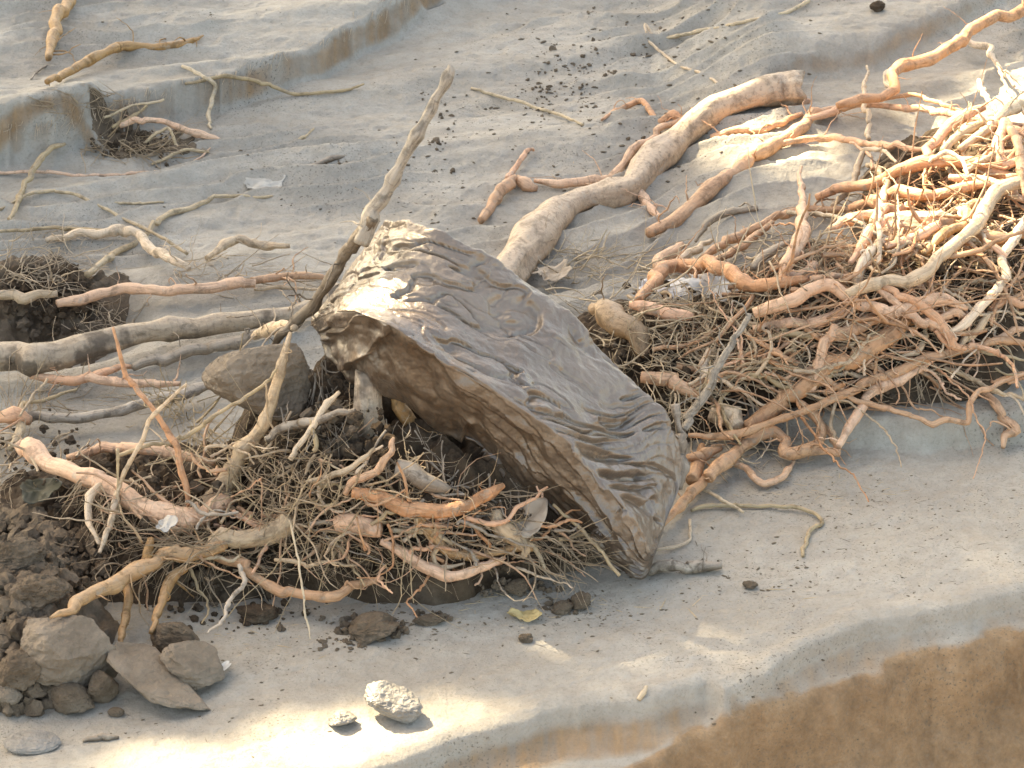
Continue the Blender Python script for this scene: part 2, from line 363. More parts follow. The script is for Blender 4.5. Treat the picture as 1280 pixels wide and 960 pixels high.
# ------------------------------------------------------------------ tubes
def cat_rom(P, n):
    P = np.asarray(P, float); Q = np.vstack([2 * P[0] - P[1], P, 2 * P[-1] - P[-2]]); out = []
    for k in range(len(P) - 1):
        p0, p1, p2, p3 = Q[k:k + 4]; m = n[k] if hasattr(n, '__len__') else n
        for t in np.arange(m) / m:
            out.append(.5 * ((2 * p1) + (-p0 + p2) * t + (2 * p0 - 5 * p1 + 4 * p2 - p3) * t * t + (-p0 + 3 * p1 - 3 * p2 + p3) * t ** 3))
    out.append(P[-1]); return np.array(out)
def tube_geo(P4, seed, sides=12, gnarl=.11, kink=.42, flat=0.0, jag=False):
    """P4: rows x,y,z,r. returns V, F, UV"""
    P4 = np.asarray(P4, float); seg = np.linalg.norm(np.diff(P4[:, :3], axis=0), axis=1); rm = max(P4[:, 3].mean(), .0025)
    n = np.clip((seg / (rm * .75)).astype(int), 2, 14); C = cat_rom(P4, n); idx = np.concatenate([[0], np.cumsum(n)]); t_ = np.arange(len(C)); C = C * .6 + .4 * np.column_stack([np.interp(t_, idx, P4[:, k_]) for k_ in range(4)]); p = C[:, :3]; r = np.clip(C[:, 3], .0007, None)
    s = np.concatenate([[0], np.cumsum(np.linalg.norm(np.diff(p, axis=0), axis=1))])
    kn = np.random.default_rng(int(abs(seed) * 1319) % 99989); nk = int(s[-1] / (rm * 6)) + 3; ks = np.sort(kn.uniform(0, s[-1], nk))
    for ax in range(3): p[:, ax] += kink * 1.3 * rm * np.interp(s, ks, kn.normal(0, .8, nk))
    for ax in range(3): p[:, ax] += kink * .6 * rm * noise(s / (rm * 7), seed * 3.1 + ax * 9.7, 0, 3) + kink * .35 * rm * noise(s / (rm * 2.2), seed * 1.7 + ax * 5.7, 0, 4)
    r = r * (1 + gnarl * noise(s / (rm * 5), seed * 7.7, 0, 5) + gnarl * .8 * noise(s / (rm * 2), seed * 2.7, 0, 6))
    rn = np.random.default_rng(int(abs(seed) * 977) % 99991)
    for q in rn.uniform(0, s[-1], int(s[-1] / (rm * 16)) + 1): r = r * (1 + rn.uniform(.05, .22) * np.exp(-((s - q) / (rm * rn.uniform(.5, 1.2))) ** 2))
    t = np.gradient(p, axis=0); t /= np.linalg.norm(t, axis=1)[:, None] + 1e-9
    u = np.cross(t[0], [0.1, .2, 1]); u /= np.linalg.norm(u); V = []; UV = []; Fc = []
    th = np.arange(sides) / sides * 2 * math.pi
    U_ = np.zeros_like(p); W_ = np.zeros_like(p)
    for k in range(len(p)):
        u = u - t[k] * np.dot(u, t[k]); u /= np.linalg.norm(u) + 1e-9; U_[k] = u
    W_ = np.cross(t, U_); cs, sn = np.cos(th)[None, :], np.sin(th)[None, :]; S = s[:, None]
    rr = r[:, None] * (1 + gnarl * .9 * noise(cs * 1.3 + seed, sn * 1.3, S / (rm * 4), 7) + gnarl * .45 * noise(cs * 3 + seed, sn * 3, S / (rm * 1.6), 8) + gnarl * .5 * noise(cs * 5 + seed, sn * 5, S / (rm * 14), 18))
    ring = p[:, None, :] + (rr * cs)[..., None] * U_[:, None, :] + (rr * sn * (1 - flat))[..., None] * W_[:, None, :]
    if jag: ring[0] += np.outer(rm * .6 * noise(cs[0] * 3, sn[0] * 3, seed, 9), t[0])
    V = list(ring.reshape(-1, 3)); UV = list(np.stack([np.abs(th / math.pi - 1)[None, :] * .5 + seed + 0 * S, S * .8 + seed + 0 * cs], -1).reshape(-1, 2))
    m = len(p)
    for k in range(m - 1):
        for j in range(sides):
            a = k * sides + j; b2 = k * sides + (j + 1) % sides; Fc.append((a, b2, b2 + sides, a + sides))
    # caps, slightly domed
    for k, sg in ((0, -1), (m - 1, 1)):
        c = p[k] + t[k] * sg * r[k] * (.15 if not jag else -.1); V.append(c); UV.append((seed, s[k])); ci = len(V) - 1
        for j in range(sides):
            a = k * sides + j; b2 = k * sides + (j + 1) % sides
            Fc.append((ci, b2, a) if sg < 0 else (ci, a, b2))
    return V, Fc, UV
cnt = [0]
def pts(txt, lift=0.0, Y=None):
    """'px,py,radius_px[,height_cm] ...' laid over ground and soil, or on the upright plane(s) Y"""
    rows = [list(map(float, q.split(','))) for q in txt.split()]; out = []
    for k, q in enumerate(rows):
        f = k / max(1, len(rows) - 1)
        if Y is not None: P = on_y(q[0], q[1], Y[0] + (Y[1] - Y[0]) * f)
        else: P = surf(q[0], q[1], q[2] * MPP * .55 + lift * .01 + (q[3] * .01 if len(q) > 3 else 0))
        sc = np.dot(P - CAM, FWD) / DIST; out.append([*P, q[2] * MPP * sc])
    out = np.array(out)
    out[:, 3] *= .84
    if 12 > rows[-1][2] > 2.6: out[-1, 3] *= .62
    if 12 > rows[0][2] > 2.6 and Y is None: out[0, 3] *= .8
    if Y is None and len(out) > 2:          # calm the depth so a root spans hollows
        d = np.linalg.norm(out[:, :3] - CAM, axis=1); dd = d.copy()
        for _ in range(2): dd[1:-1] = np.minimum(dd[1:-1] + .0, .25 * dd[:-2] + .5 * dd[1:-1] + .25 * dd[2:])
        out[:, :3] = CAM + (out[:, :3] - CAM) * (dd / d)[:, None]
    return out
def TGEO(P, seed, sides, **kw):
    V, Fc, UV = tube_geo(P, seed, sides=sides, **kw); rm = P[:, 3].mean(); L_ = np.linalg.norm(np.diff(P[:, :3], axis=0), axis=1).sum()
    if rm > .0075 and len(P) > 2:
        rr = np.random.default_rng(int(seed * 1000)); C = cat_rom(P, 6)
        for _ in range(int(rr.poisson(L_ * 9))):           # hair rootlets growing out of the root
            k = rr.integers(1, len(C) - 1); t = C[k + 1, :3] - C[k - 1, :3]; t /= np.linalg.norm(t); p = C[k, :3].copy()
            d = rr.normal(size=3); d[2] = abs(d[2]) * .5; d -= t * np.dot(d, t); d /= np.linalg.norm(d); d = d + t * rr.normal(0, .6); r0 = rr.uniform(.0009, .0028); q = [[*p, r0]]
            st = rr.uniform(.010, .03)
            for j in range(5): p = p + d / np.linalg.norm(d) * st; d = d + rr.normal(0, .45, 3); d[2] -= .12; q.append([*p, r0 * (1 - .16 * j)])
            v, f, u = tube_geo(np.array(q), seed + j, sides=5, gnarl=.2); b = len(V); V = V + v; UV = UV + u; Fc = Fc + [tuple(a + b for a in ff) for ff in f]
    return V, Fc, UV
def root(txt, label=None, mat='tan', lift=0.0, Y=None, name='root', cat='root', group=None, parent=None, **kw):
    cnt[0] += 1; P = pts(txt, lift, Y); big = P[:, 3].mean()
    if parent is not None and parent.type == 'EMPTY': P[:, :3] -= np.array(parent.location)
    elif parent is not None: P[:, :3] -= np.array(parent.location)
    V, Fc, UV = TGEO(P, cnt[0] * .37, sides=9 if big < .006 else 18 if big < .025 else 32, **kw)
    o = mesh(name, V, Fc, WD[mat], parent, UV)
    if parent is None:
        recenter(o, P[np.argmin(P[:, 2]), :3]); tag(o, label, cat, group)
    elif label: o['label'] = label
    return o

GR, GL, GU = 'peeled roots in the heap right of the mud slab', 'roots and sticks in the pile left of the mud slab', 'thin roots lying on the silt at upper left'
# ---- big pieces
fb = root('1000,116,22 984,114,22 968,115,21 948,118,21 922,126,21 895,136,23 872,152,22 850,173,20 828,191,23 806,211,21 786,232,19 765,240,23 740,244,19 720,250,21 700,262,25 682,278,23 665,296,28 648,318,26 628,348,28 612,375,28', 'thick speckled grey branch with a sawn right end lying behind the slab', 'bark', 1.5, name='fallen_branch', cat='branch', gnarl=.15, kink=.15, jag=True)
for t, m in (('990,130,10 1000,128,7 1010,126,4', 'orange'), ('850,150,5 822,165,5 800,182,6 778,208,7 748,226,7 700,232,6 668,228,5', 'tan'), ('800,240,9 812,258,7 824,274,6', 'tan'), ('860,150,5 840,146,6 820,150,5 806,130,4 792,128,4 770,140,4 752,150,3', 'orange')):
    root(t, None, m, .5, name='side_root', parent=fb)
lt = root('-40,458,21 0,456,21 40,455,21 90,441,20 130,431,20 180,421,17 240,411,16 300,398,15 350,388,14 390,376,13 420,360,12', 'thick pale trunk with dark bark patches entering from the left edge', 'patchy', 5.0, name='fallen_log', cat='log', gnarl=.08)
root('40,470,6 90,478,7 130,466,6 170,456,5', None, 'orange', 4, name='side_root', parent=lt)
# ---- left, behind the trunk
L = [
('-20,372,8 20,370,8 70,367,8', 'short straight root stub touching the left edge above the thick trunk', 'pale', 3),
('74,382,7 110,371,8 160,363,8 220,358,8 280,354,8 318,352,9', 'straight tan root lying parallel above the thick pale trunk', 'tan', 4),
('318,352,7 345,347,6 382,342,6 408,346,5', 'tan root end touching the dark stem left of the slab', 'tan', 3),
('318,362,3 350,358,3 400,362,3', 'thin pale root just above the right part of the thick trunk', 'pale', 2),
('60,303,4 95,290,6 120,296,6 150,290,7 172,291,7 188,308,7 215,324,7 238,334,7', 'pale crooked root arching over the dark soil at the far left', 'pale', 3),
('262,325,5 285,305,7 305,300,7 335,306,6 364,308,5', 'short pale bent root resting on bare silt left of the upright stick', 'pale', 2),
('110,343,6 130,328,5 145,315,5 175,299,4 195,280,4 215,265,4 240,258,4 270,248,3 340,245,2', 'kinked tan root running up onto the silt from the far left pile', 'straw', 1),
('0,262,2 40,241,2.5 70,238,2.5 110,250,2.5 150,272,2.5 190,290,2.5 235,316,2.5', 'thin straw coloured root crossing over the pale crooked root', 'straw', 1),
('15,264,2 80,257,2.5 150,254,2 205,253,1.5', 'thin straight straw root on silt above the far left pile', 'straw', .3),
('0,290,3 60,286,3 135,288,2.5', 'straight thin root lying on top of the dark soil at far left', 'straw', 2),
('10,275,3 22,250,4 35,228,4 50,202,4.5 62,186,4.5 78,180,4', 'short curved root standing up at the left edge', 'straw', 2),
('-10,216,2 60,215,2.5 100,220,2.5 170,217,2.5 222,212,2 250,196,1.5 262,184,1', 'long thin brown root lying across silt under the small terrace', 'tan', .3),
('88,-22,8 82,5,8 72,30,8 64,55,8 60,78,7', 'golden root standing at the top left corner', 'gold', 3),
('60,103,5 85,90,6.5 120,72,7 155,57,6.5 190,59,6 222,56,7 238,50,5 253,44,1', 'bent golden root lying on the upper silt terrace', 'gold', 1.3),
('60,80,2 46,90,1.5 39,99,1', 'tiny dark rootlet at the foot of the standing golden root', 'dark', .2),
('228,83,2.5 258,98,3 270,108,3 266,125,3 259,145,3 262,160,3', 'thin kinked root hanging over the edge of the upper terrace', 'straw', .8),
('232,106,2 280,95,3 330,104,3 370,117,2.5 420,114,2.5 455,106,1.5', 'long thin straw coloured root below the shaded terrace edge', 'straw', .6),
('150,157,4 170,152,5 200,152,4.5 235,164,5 255,168,5 275,174,3', 'tan root on the fibrous mud between the two small terraces', 'tan', 1.2),
('140,160,3 160,147,3.5 183,134,3', 'short root poking up from the fibrous mud at upper left', 'straw', 1.5),
('130,148,2 165,133,2 205,124,2', 'thin pale root above the fibrous mud at upper left', 'straw', 2),
('180,178,2.5 210,160,2 222,182,2.5 232,182,2', 'small forked rootlet on the fibrous mud at upper left', 'straw', .8),
('190,205,2 230,188,2.5 262,190,2', 'thin rootlet at the lower edge of the fibrous mud', 'straw', .5),
('358,188,2.5 375,175,2.5 392,162,2', 'small lone straw rootlet on silt left of the upright stick', 'straw', .3),
('375,211,4 395,206,4 415,198,4 440,192,2', 'small brown twig on silt beside the upright stick', 'dark', .3),
('820,50,2 806,30,2 812,52,2 845,80,2 875,92,2 905,107,2', 'thin pale curling root above the thick speckled branch', 'pale', .5),
('832,48,2.5 870,40,3 920,30,3 975,18,3 1012,2,2.5', 'thin olive straw lying on silt along the top edge', 'straw', .5),
('590,110,2 640,125,2.5 690,140,2.5 728,155,2', 'thin straw lying on the littered silt at top centre', 'straw', .3),
('600,276,7 618,252,8 636,228,9 648,222,7', 'thick stubby root pointing down behind the slab', 'tan', 1),
('636,226,6 645,210,4 655,190,4 668,187,3', 'small orange rootlet standing over the stubby root', 'orange', 1),
('648,222,8 660,230,9 672,232,7', 'knobbly root elbow beside the stubby root', 'tan', 1),
]
for t, l, m, li in L: root(t, l, m, li, group=GU if 'silt' in l else None)
# ---- left pile
L = [
('85,470,6 120,476,7 160,478,7 228,477,6', 'straight brown root under the thick pale trunk', 'tan', 4),
('170,462,7 205,450,8 240,438,9 300,428,10 318,418,9', 'grey brown root close under the thick trunk', 'grey', 4),
('318,424,8 340,412,9 365,408,8', 'rounded pale root end beside the dark stem', 'pale', 5),
('20,520,9 60,522,8 100,520,8 150,516,8 190,500,8 225,492,9 262,478,10', 'grey muddy root slanting up towards the boulder', 'grey', 4),
('80,570,6 130,560,8 170,560,8 215,567,8 270,578,7', 'smooth arched tan root behind the root crown', 'tan', 3),
('-10,525,10 15,520,12 40,526,10', 'pink tan root end with a fibre brush at the left edge', 'orange', 5),
('12,560,6 25,530,8 32,505,9', 'upright greenish root stub in the fibre brush', 'straw', 5),
('30,505,3 60,500,3 95,487,3', 'thin root reaching right from the fibre brush', 'straw', 8),
('25,520,2 40,495,2 60,475,2', 'thin pale root leaning over the fibre brush', 'pale', 9),
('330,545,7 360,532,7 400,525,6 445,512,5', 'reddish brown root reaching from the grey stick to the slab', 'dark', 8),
('365,575,5 385,540,5 405,512,5 425,490,4', 'thin bark covered root rising towards the slab corner', 'fibre', 9),
('385,600,4 430,590,5 470,560,5', 'brown root crossing in front of the stump under the slab', 'fibre', 10),
('420,660,13 450,655,16 478,658,12', 'swollen pink tan root lump left of the curved pink root', 'tan', 8),
('440,620,9 470,626,11 510,634,11 545,636,10 580,630,9 605,618,8 626,606,6', 'smooth curved pink root ending in front of the slab', 'orange', 11),
('432,620,6 445,600,6 470,590,6 490,560,5 495,550,3', 'crooked brown root above the curved pink root', 'tan', 10),
('475,678,7 505,695,8 535,712,9 562,720,8 590,715,8 615,704,7 634,696,4', 'jointed tan root bending below the curved pink root', 'tan', 8),
('520,640,7 540,670,8 565,690,8 620,690,7 665,690,6', 'brown orange root in the shade under the slab', 'gold', 6),
('620,640,8 625,660,12 650,680,10 660,700,6', 'pale torn root stump in the litter under the slab', 'pale', 9),
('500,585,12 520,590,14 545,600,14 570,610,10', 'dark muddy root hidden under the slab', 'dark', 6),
('690,630,3 730,665,3 775,720,2.5', 'thin straight straw leaning on the lower slab edge', 'straw', 6),
('800,640,3 830,650,3 858,632,3', 'thin straw at the foot of the slab', 'straw', 2),
]
for t, l, m, li in L: root(t, l, m, li, group=GL)
# upright and leaning pieces
kb = on_y(455, 290, -.47)
root('563,84,3 565,90,8 560,102,10 553,116,8 541,133,9 530,150,8.5 519,168,9 507,190,8 498,208,9 490,222,12 482,240,10 474,256,10 466,270,12 459,288,13 452,305,12', 'upright weathered stick with a crumbly tip rising behind the slab corner', 'weathered', Y=(-.42, -.50), name='upright_stick', cat='stick', gnarl=.22, kink=.25)
root('470,270,9 452,295,10 430,325,10 405,358,10 382,388,10 362,412,9 345,436,8', 'dark bark covered stem leaning along the left end of the slab', 'dark', Y=(-.50, -.42), name='leaning_branch', cat='branch', gnarl=.2)
o = root('364,410,2.5 358,425,4 354,445,6 346,480,8 328,530,10 305,572,12 280,610,14 252,642,14', 'forked pale grey stick leaning left between boulder and root crown', 'pale', Y=(-.62, -.78), name='leaning_stick', cat='stick', group=GL)
root('149,569,3 195,556,3 235,543,3 270,520,3 305,498,3 332,480,2.5 348,462,2', 'thin pale green twig reaching from the leaning grey stick to the left', 'straw', Y=(-.80, -.70), name='twig', cat='twig', group=GL)
root('142,408,2 148,436,3 158,468,3.5 175,492,4 190,508,3.5 206,532,4.5 221,556,5.5 226,580,5 231,605,5 232,630,5', 'thin orange root shoot standing in front of the thick trunk', 'orange', Y=(-.70, -.82), group=GL)
root('232,478,2 210,500,3 194,516,3.5 182,540,3 170,562,3.5 152,600,3.5 143,642,4', 'thin pale root shoot bent across the fibre bundle', 'pale', Y=(-.78, -.84), group=GL)
root('147,562,2.5 148,600,2 146,640,2', 'short upright broken straw left of the fibre bundle', 'straw', Y=(-.82, -.84), group=GL)
root('332,480,1.5 335,520,1.5 345,545,1.5 344,568,1', 'hanging white rootlet below the fork of the grey stick', 'pale', Y=(-.74, -.74), group=GL)
root('362,650,1.6 371,690,1.6 377,730,1.6 382,770,1.6 389,798,1', 'long thin rootlet hanging down over the silt below the pile', 'straw', Y=(-1.02, -1.16), group=GL)
root('936,392,3.5 928,408,4.5 912,436,5.5 893,468,6 875,500,7 862,522,8 853,540,9', 'silvery grey split stick leaning at the right end of the slab', 'weathered', Y=(-.30, -.52), name='leaning_stick', cat='stick', flat=.4)
root('846,505,5 848,530,7 852,560,8 850,585,7 846,612,6', 'dark jagged stick pressed against the right edge of the slab', 'dark', Y=(-.50, -.62), name='stick', cat='stick', gnarl=.35)
root('455,470,21 458,500,22 464,535,20 472,570,19 476,600,17', 'golden brown stump standing under the left part of the slab', 'patchy', Y=(-.64, -.62), name='root_stump', cat='stump', gnarl=.2)
root('492,492,10 505,515,12 520,540,11 532,560,8', 'orange root slanting down beside the stump under the slab', 'gold', Y=(-.64, -.66), group=GL)
root('805,714,7 840,711,8 870,711,8 905,708,8', 'short dark broken stick lying at the foot of the slab', 'dark', .1, name='stick', cat='stick', gnarl=.2)
root('862,640,2.5 880,634,3 930,633,3 985,633,3 1015,640,3 1028,652,3 1012,664,3 1006,680,3 1004,695,2.5', 'thin curling vine lying on the smooth silt right of the slab', 'straw', .2, name='vine', cat='vine')
root('812,690,2 840,685,2.5 862,675,2 863,650,2', 'small pale forked rootlet on silt at the right foot of the slab', 'pale', .5)
root('868,605,3 895,620,3 930,640,2 ', 'straight straw pointing from the heap to the curling vine', 'straw', 1)
root('797,873,4 802,866,4 810,856,3.5', 'small orange twig standing in silt near the lower terrace edge', 'straw', .8, name='twig', cat='twig')
root('104,927,3 125,921,5 150,922,4', 'small dark twig on the silt at bottom left', 'dark', 0, name='twig', cat='twig')

# ---- root crown at the left: one thing with several arms
c0 = surf(190, 660, 0)
rc = empty('uprooted_stump', c0, 'pale root crown with thick spreading arms in the left pile', 'root crown', None)
for t, m, li, nm in (
 ('26,556,9 38,566,13 55,575,12 75,580,13 92,590,11 108,592,14 124,598,13 140,610,17 158,622,15 178,634,19 200,638,18 222,648,20 245,642,16 262,630,17 280,618,13', 'tan', 6, 'crown'),
 ('255,690,9 275,678,12 305,668,14 330,662,15 350,652,16 360,640,15', 'pale', 8, 'root_arm'),
 ('278,672,9 255,683,11 225,690,12 200,694,10 190,705,10 170,712,11 140,726,12 110,746,10 85,761,7 64,773,3', 'gold', 9, 'root_arm'),
 ('190,676,6 188,690,8 182,704,10', 'gold', 10, 'root_arm'),
 ('268,694,7 300,707,8 335,728,8 365,740,8 400,746,8 425,746,8 440,735,7 462,728,6 480,722,4', 'tan', 5, 'root_arm'),
 ('232,708,8 212,726,8 202,748,7 193,790,6', 'gold', 5, 'root_arm'),
 ('152,728,7 160,748,7 156,775,6 153,805,6', 'gold', 4, 'root_arm'),
 ('130,600,7 112,620,6 112,650,5 125,680,4', 'pale', 7, 'root_arm'),
 ('150,610,5 140,650,5 125,690,4', 'pale', 8, 'root_arm')):
    root(t, None, m, li, name=nm, parent=rc)

# ---- right heap, back to front
L = [
('1290,-2,9 1262,14,9 1231,31,9 1198,50,9 1160,75,9 1128,81,8 1116,92,8 1119,108,8 1105,120,7 1077,124,8 1047,135,8', 'long sunlit pink root reaching the top right corner', 'orange', 13),
('1047,135,8 1018,143,8 1004,160,10 965,184,11 935,203,11 905,225,11 875,251,11 845,274,11 816,287,10', 'straight thick tan root running parallel in front of the speckled branch', 'tan', 2),
('1128,84,6 1110,90,6 1108,104,5 1122,112,5', 'small looped knot on the long pink root', 'pale', 6),
('1205,50,5 1222,56,5 1240,58,5 1237,66,4 1250,85,3 1268,108,2.5', 'thin white rootlet below the long pink root at top right', 'pale', 4),
('1008,148,6 1032,141,6 1075,130,5 1100,131,5 1137,135,5 1175,139,5 1205,146,6 1240,155,6 1290,162,7', 'long orange root crossing horizontally below the long pink root', 'orange', 4),
('1050,138,4 1090,128,4 1140,118,3 1175,130,3 1210,142,3', 'thin root strand just above the horizontal orange root', 'tan', 5),
('965,180,5 1010,171,5 1040,171,5 1085,181,5 1122,184,5 1158,186,5', 'slender orange root bridging from the thick tan root to the heap', 'orange', 4),
('888,173,4 924,161,5 957,163,5 980,151,5 1002,142,5', 'wavy orange rootlet under the cut end of the speckled branch', 'orange', 1),
('1102,184,3 1082,188,4 1073,208,5 1068,228,5 1054,246,5 1038,260,4', 'crooked white root shoot on the sunlit back of the heap', 'pale', 7),
('1088,183,3 1106,190,3 1122,202,3', 'short branch tip beside the crooked white shoot', 'pale', 7),
('1083,204,4 1100,215,5 1107,232,5 1102,255,6 1092,280,6', 'white bent root just right of the crooked white shoot', 'pale', 6),
('1227,101,4 1225,112,4 1236,124,4 1245,141,5', 'zigzag white rootlet standing above the heap', 'pale', 8),
('1155,198,8 1172,174,8 1192,152,8 1212,140,8 1230,134,7', 'pink root arching over at the upper edge of the heap', 'orange', 9),
('1177,190,7 1197,166,7 1220,154,7 1240,148,6', 'pale pink root under the arching pink root', 'pale', 8),
('1195,186,7 1220,169,7 1242,154,8 1262,135,9 1290,118,9', 'thick sunlit root rising to the right edge', 'pale', 9),
('1250,155,9 1247,178,9 1256,198,9 1290,206,8', 'sunlit root curving like a hook near the right edge', 'tan', 10),
('1212,150,8 1245,156,8 1290,170,8', 'orange root behind the hook shaped root', 'orange', 7),
('1022,246,7 1062,232,8 1100,224,9 1137,211,10 1175,204,10 1212,206,9 1250,217,9 1290,226,8', 'long pink root along the sunlit crest of the heap', 'orange', 6),
('1060,264,7 1100,251,8 1126,241,9 1156,245,9 1194,236,9 1240,230,9', 'orange root just below the crest root', 'orange', 7),
('1040,285,7 1075,268,8 1110,262,8 1140,256,7', 'short orange root left of the mud covered stump', 'orange', 8),
('1190,220,6 1225,225,7 1262,238,7 1290,250,7', 'pinkish root passing behind the white sunlit root', 'tan', 8),
('1205,215,5 1230,200,5 1262,190,6 1290,182,6', 'slim pale root near the right edge above the crest', 'pale', 10),
('1260,150,6 1270,175,7 1278,210,7 1285,250,6', 'vertical sunlit root at the right edge', 'tan', 12),
('868,336,4 892,312,6 920,297,7 950,282,6 965,272,6 995,263,6 1025,263,6 1062,267,5', 'long wavy tan root on the back slope of the heap', 'tan', 5),
('862,344,5 886,328,5 909,319,6 939,300,6 967,279,6', 'tan root parallel and below the long wavy root', 'tan', 5),
('946,258,6 912,263,5 886,277,5 868,300,4', 'arched grey root at the back left of the heap', 'grey', 4),
('985,266,4 1040,268,4 1066,276,3 1092,292,3 1140,309,3 1182,300,2.5', 'long thin grey root crossing the middle of the heap', 'grey', 9),
('1001,212,3 999,232,4 1004,255,6 1004,275,9 1001,295,10 991,313,11 981,332,11 978,352,10', 'upright flattened tan root in the middle of the heap', 'tan', 8),
('985,346,8 1010,342,10 1024,328,9', 'short brown root behind the foot of the upright root', 'tan', 5),
('940,335,6 950,322,7 966,312,7 984,306,7', 'short greyish root left of the upright root', 'grey', 5),
('820,336,9 838,319,10 856,301,9', 'stubby tan root at the end of the straight thick root', 'tan', 4),
('835,342,6 860,320,7 885,300,6', 'greyish tan root beside the stubby one', 'pale', 5),
('1060,330,6 1075,308,7 1092,290,9 1104,272,8', 'broad orange root rising to the mud covered stump', 'orange', 8),
('1068,372,6 1072,345,7 1085,320,7 1105,300,6', 'pale upright root in front of the broad orange one', 'pale', 9),
('1105,313,6 1145,301,7 1167,286,7 1178,266,7', 'orange root below the mud covered stump', 'orange', 9),
('1150,318,6 1178,292,7 1205,278,7 1210,256,7 1226,250,6', 'stepped orange root right of the mud covered stump', 'gold', 10),
('1214,292,9 1242,300,10 1290,290,10', 'thick brown root at the right edge under the white one', 'tan', 9),
('1290,226,10 1262,232,10 1243,242,10 1231,262,10 1217,284,10 1196,303,10 1176,328,10 1160,344,10 1137,352,9 1113,352,9 1089,359,10 1066,371,9', 'thick white sunlit root sweeping from the right edge into the heap', 'pale', 13),
('1290,268,6 1267,298,7 1254,318,7 1256,346,7 1242,369,7 1220,391,7 1204,410,7 1184,423,7', 'grey root curving down near the right edge', 'pale', 12),
('1230,300,4 1245,312,5 1258,322,5', 'short orange root crossing the grey curving one', 'orange', 13),
('1235,386,6 1257,373,7 1290,384,7', 'orange brown bend at the right edge above the dark gap', 'orange', 8),
('1195,432,5 1224,411,6 1236,394,6', 'short white root beside the grey curving root', 'pale', 9),
('1160,410,6 1180,396,6 1197,391,6 1213,398,6', 'small arched root right of the crossing roots', 'tan', 9),
('788,384,8 815,388,10 840,392,9 862,396,7', 'orange root emerging behind the slab edge', 'orange', 7),
('800,470,11 840,476,12 872,489,9', 'flat pinkish root just behind the right slab edge', 'tan', 6),
('742,380,10 758,390,17 780,402,20 800,418,14 812,432,9', 'rounded brown stump knob directly behind the slab', 'bark', 5),
('798,372,9 820,343,10 849,333,10 882,335,11 909,341,11 928,352,11 950,357,10 980,356,9 1012,351,8', 'thick orange brown arched root above the split stick', 'orange', 9),
('1010,352,7 1040,348,6 1066,342,6', 'tan root continuing from the thick arch', 'tan', 9),
('940,410,7 990,405,8 1030,398,8 1068,388,7', 'tan root under the crossing roots at heap centre', 'tan', 7),
('1030,420,8 1066,411,9 1102,402,8', 'brownish root above the thick diagonal root', 'tan', 7),
('950,424,4 995,417,5 1042,423,5', 'slim root right of the split stick', 'straw', 8),
('885,443,6 878,462,7 887,480,7 872,505,8 856,522,6', 'pale crooked root behind the split stick', 'pale', 6),
('1126,402,13 1108,425,15 1085,440,14 1058,446,13 1036,455,14 1021,471,14 1002,485,14 980,500,14 957,519,14 936,533,13', 'very thick tan root running diagonally through the front of the heap', 'tan', 5),
('1040,404,7 1032,429,8 1021,459,8 1012,487,7', 'root hanging down across the very thick diagonal root', 'tan', 9),
('900,516,14 918,526,17 930,540,13', 'bulbous root end at the left of the very thick root', 'pale', 5),
('944,393,9 969,384,9 995,377,10 1014,362,9 1040,356,9 1062,369,9 1085,384,9 1108,392,9 1130,384,9 1160,377,9 1186,376,9 1214,385,7', 'long pale humped root crossing the heap centre', 'tan', 12),
('1090,360,5 1110,376,6 1124,386,6 1147,399,7 1175,407,6 1196,424,6', 'root forking right from the humped root', 'tan', 13),
('1100,362,5 1128,372,6 1158,386,7 1177,398,7 1184,418,7 1192,433,7 1211,441,6', 'smooth pinkish root bent over the fork of the humped root', 'orange', 14),
('862,543,5 912,543,6 950,532,6 1002,515,6 1055,492,7 1085,478,7 1115,466,7 1160,448,7 1190,440,7 1220,431,6 1250,425,6 1290,431,6', 'long slender tan root sweeping across the heap front to the right edge', 'tan', 9),
('1172,449,6 1122,474,8 1092,486,8 1077,506,7 1062,530,7 1047,558,7', 'root bending down onto the silt from the heap front', 'tan', 7),
('1240,426,5 1262,416,5 1290,408,6', 'short root joining at the right edge over the slender one', 'tan', 7),
('1192,436,3 1235,441,3 1290,452,3', 'thin straw root under the slender root at the right edge', 'straw', 7),
('935,422,4 969,440,4.5 1010,462,4.5 1044,485,4.5 1077,505,4.5 1115,515,4 1149,523,4 1167,532,4.5 1182,526,4.5 1209,528,4.5 1212,504,4.5 1224,489,4.5 1250,481,4 1290,462,4', 'long thin zigzag root stepping down right onto the silt', 'tan', 8),
('1227,490,6 1246,507,7 1261,526,7 1272,537,6 1257,545,6 1256,560,5', 'hooked root with a bent tip on silt near the right edge', 'tan', 1.5),
('882,603,10 905,580,10 924,560,9 942,546,9 965,539,9 982,550,8 982,566,9 1002,562,9 1025,552,8 1028,530,7 1021,515,7 1004,500,6', 'thick looping root touching the silt at the heap front', 'tan', 4),
('985,569,5 1012,566,5 1048,565,5 1040,548,6 1028,532,6', 'short pale root end under the loop', 'tan', 3),
('908,579,4 931,586,5 954,605,5 980,594,5 993,573,4', 'thin root drooping in a U shape below the loop', 'tan', 1.5),
('888,596,9 852,626,8 830,658,5', 'tan root slanting down to the right foot of the slab', 'tan', 3),
('858,575,7 880,572,8 900,560,8', 'tan root between slab edge and loop', 'tan', 4),
('862,600,10 872,585,11 876,560,9', 'upright brownish root against the right edge of the slab', 'tan', 3),
('920,480,2 900,500,3 905,520,3 925,555,2', 'thin straw bow in front of the bulbous root', 'straw', 9),
('1046,490,3 1040,530,3 1046,555,3', 'thin white rootlet hanging at the heap front', 'pale', 7),
]
for t, l, m, li in L: root(t, l, m, li * .75, group=GR)
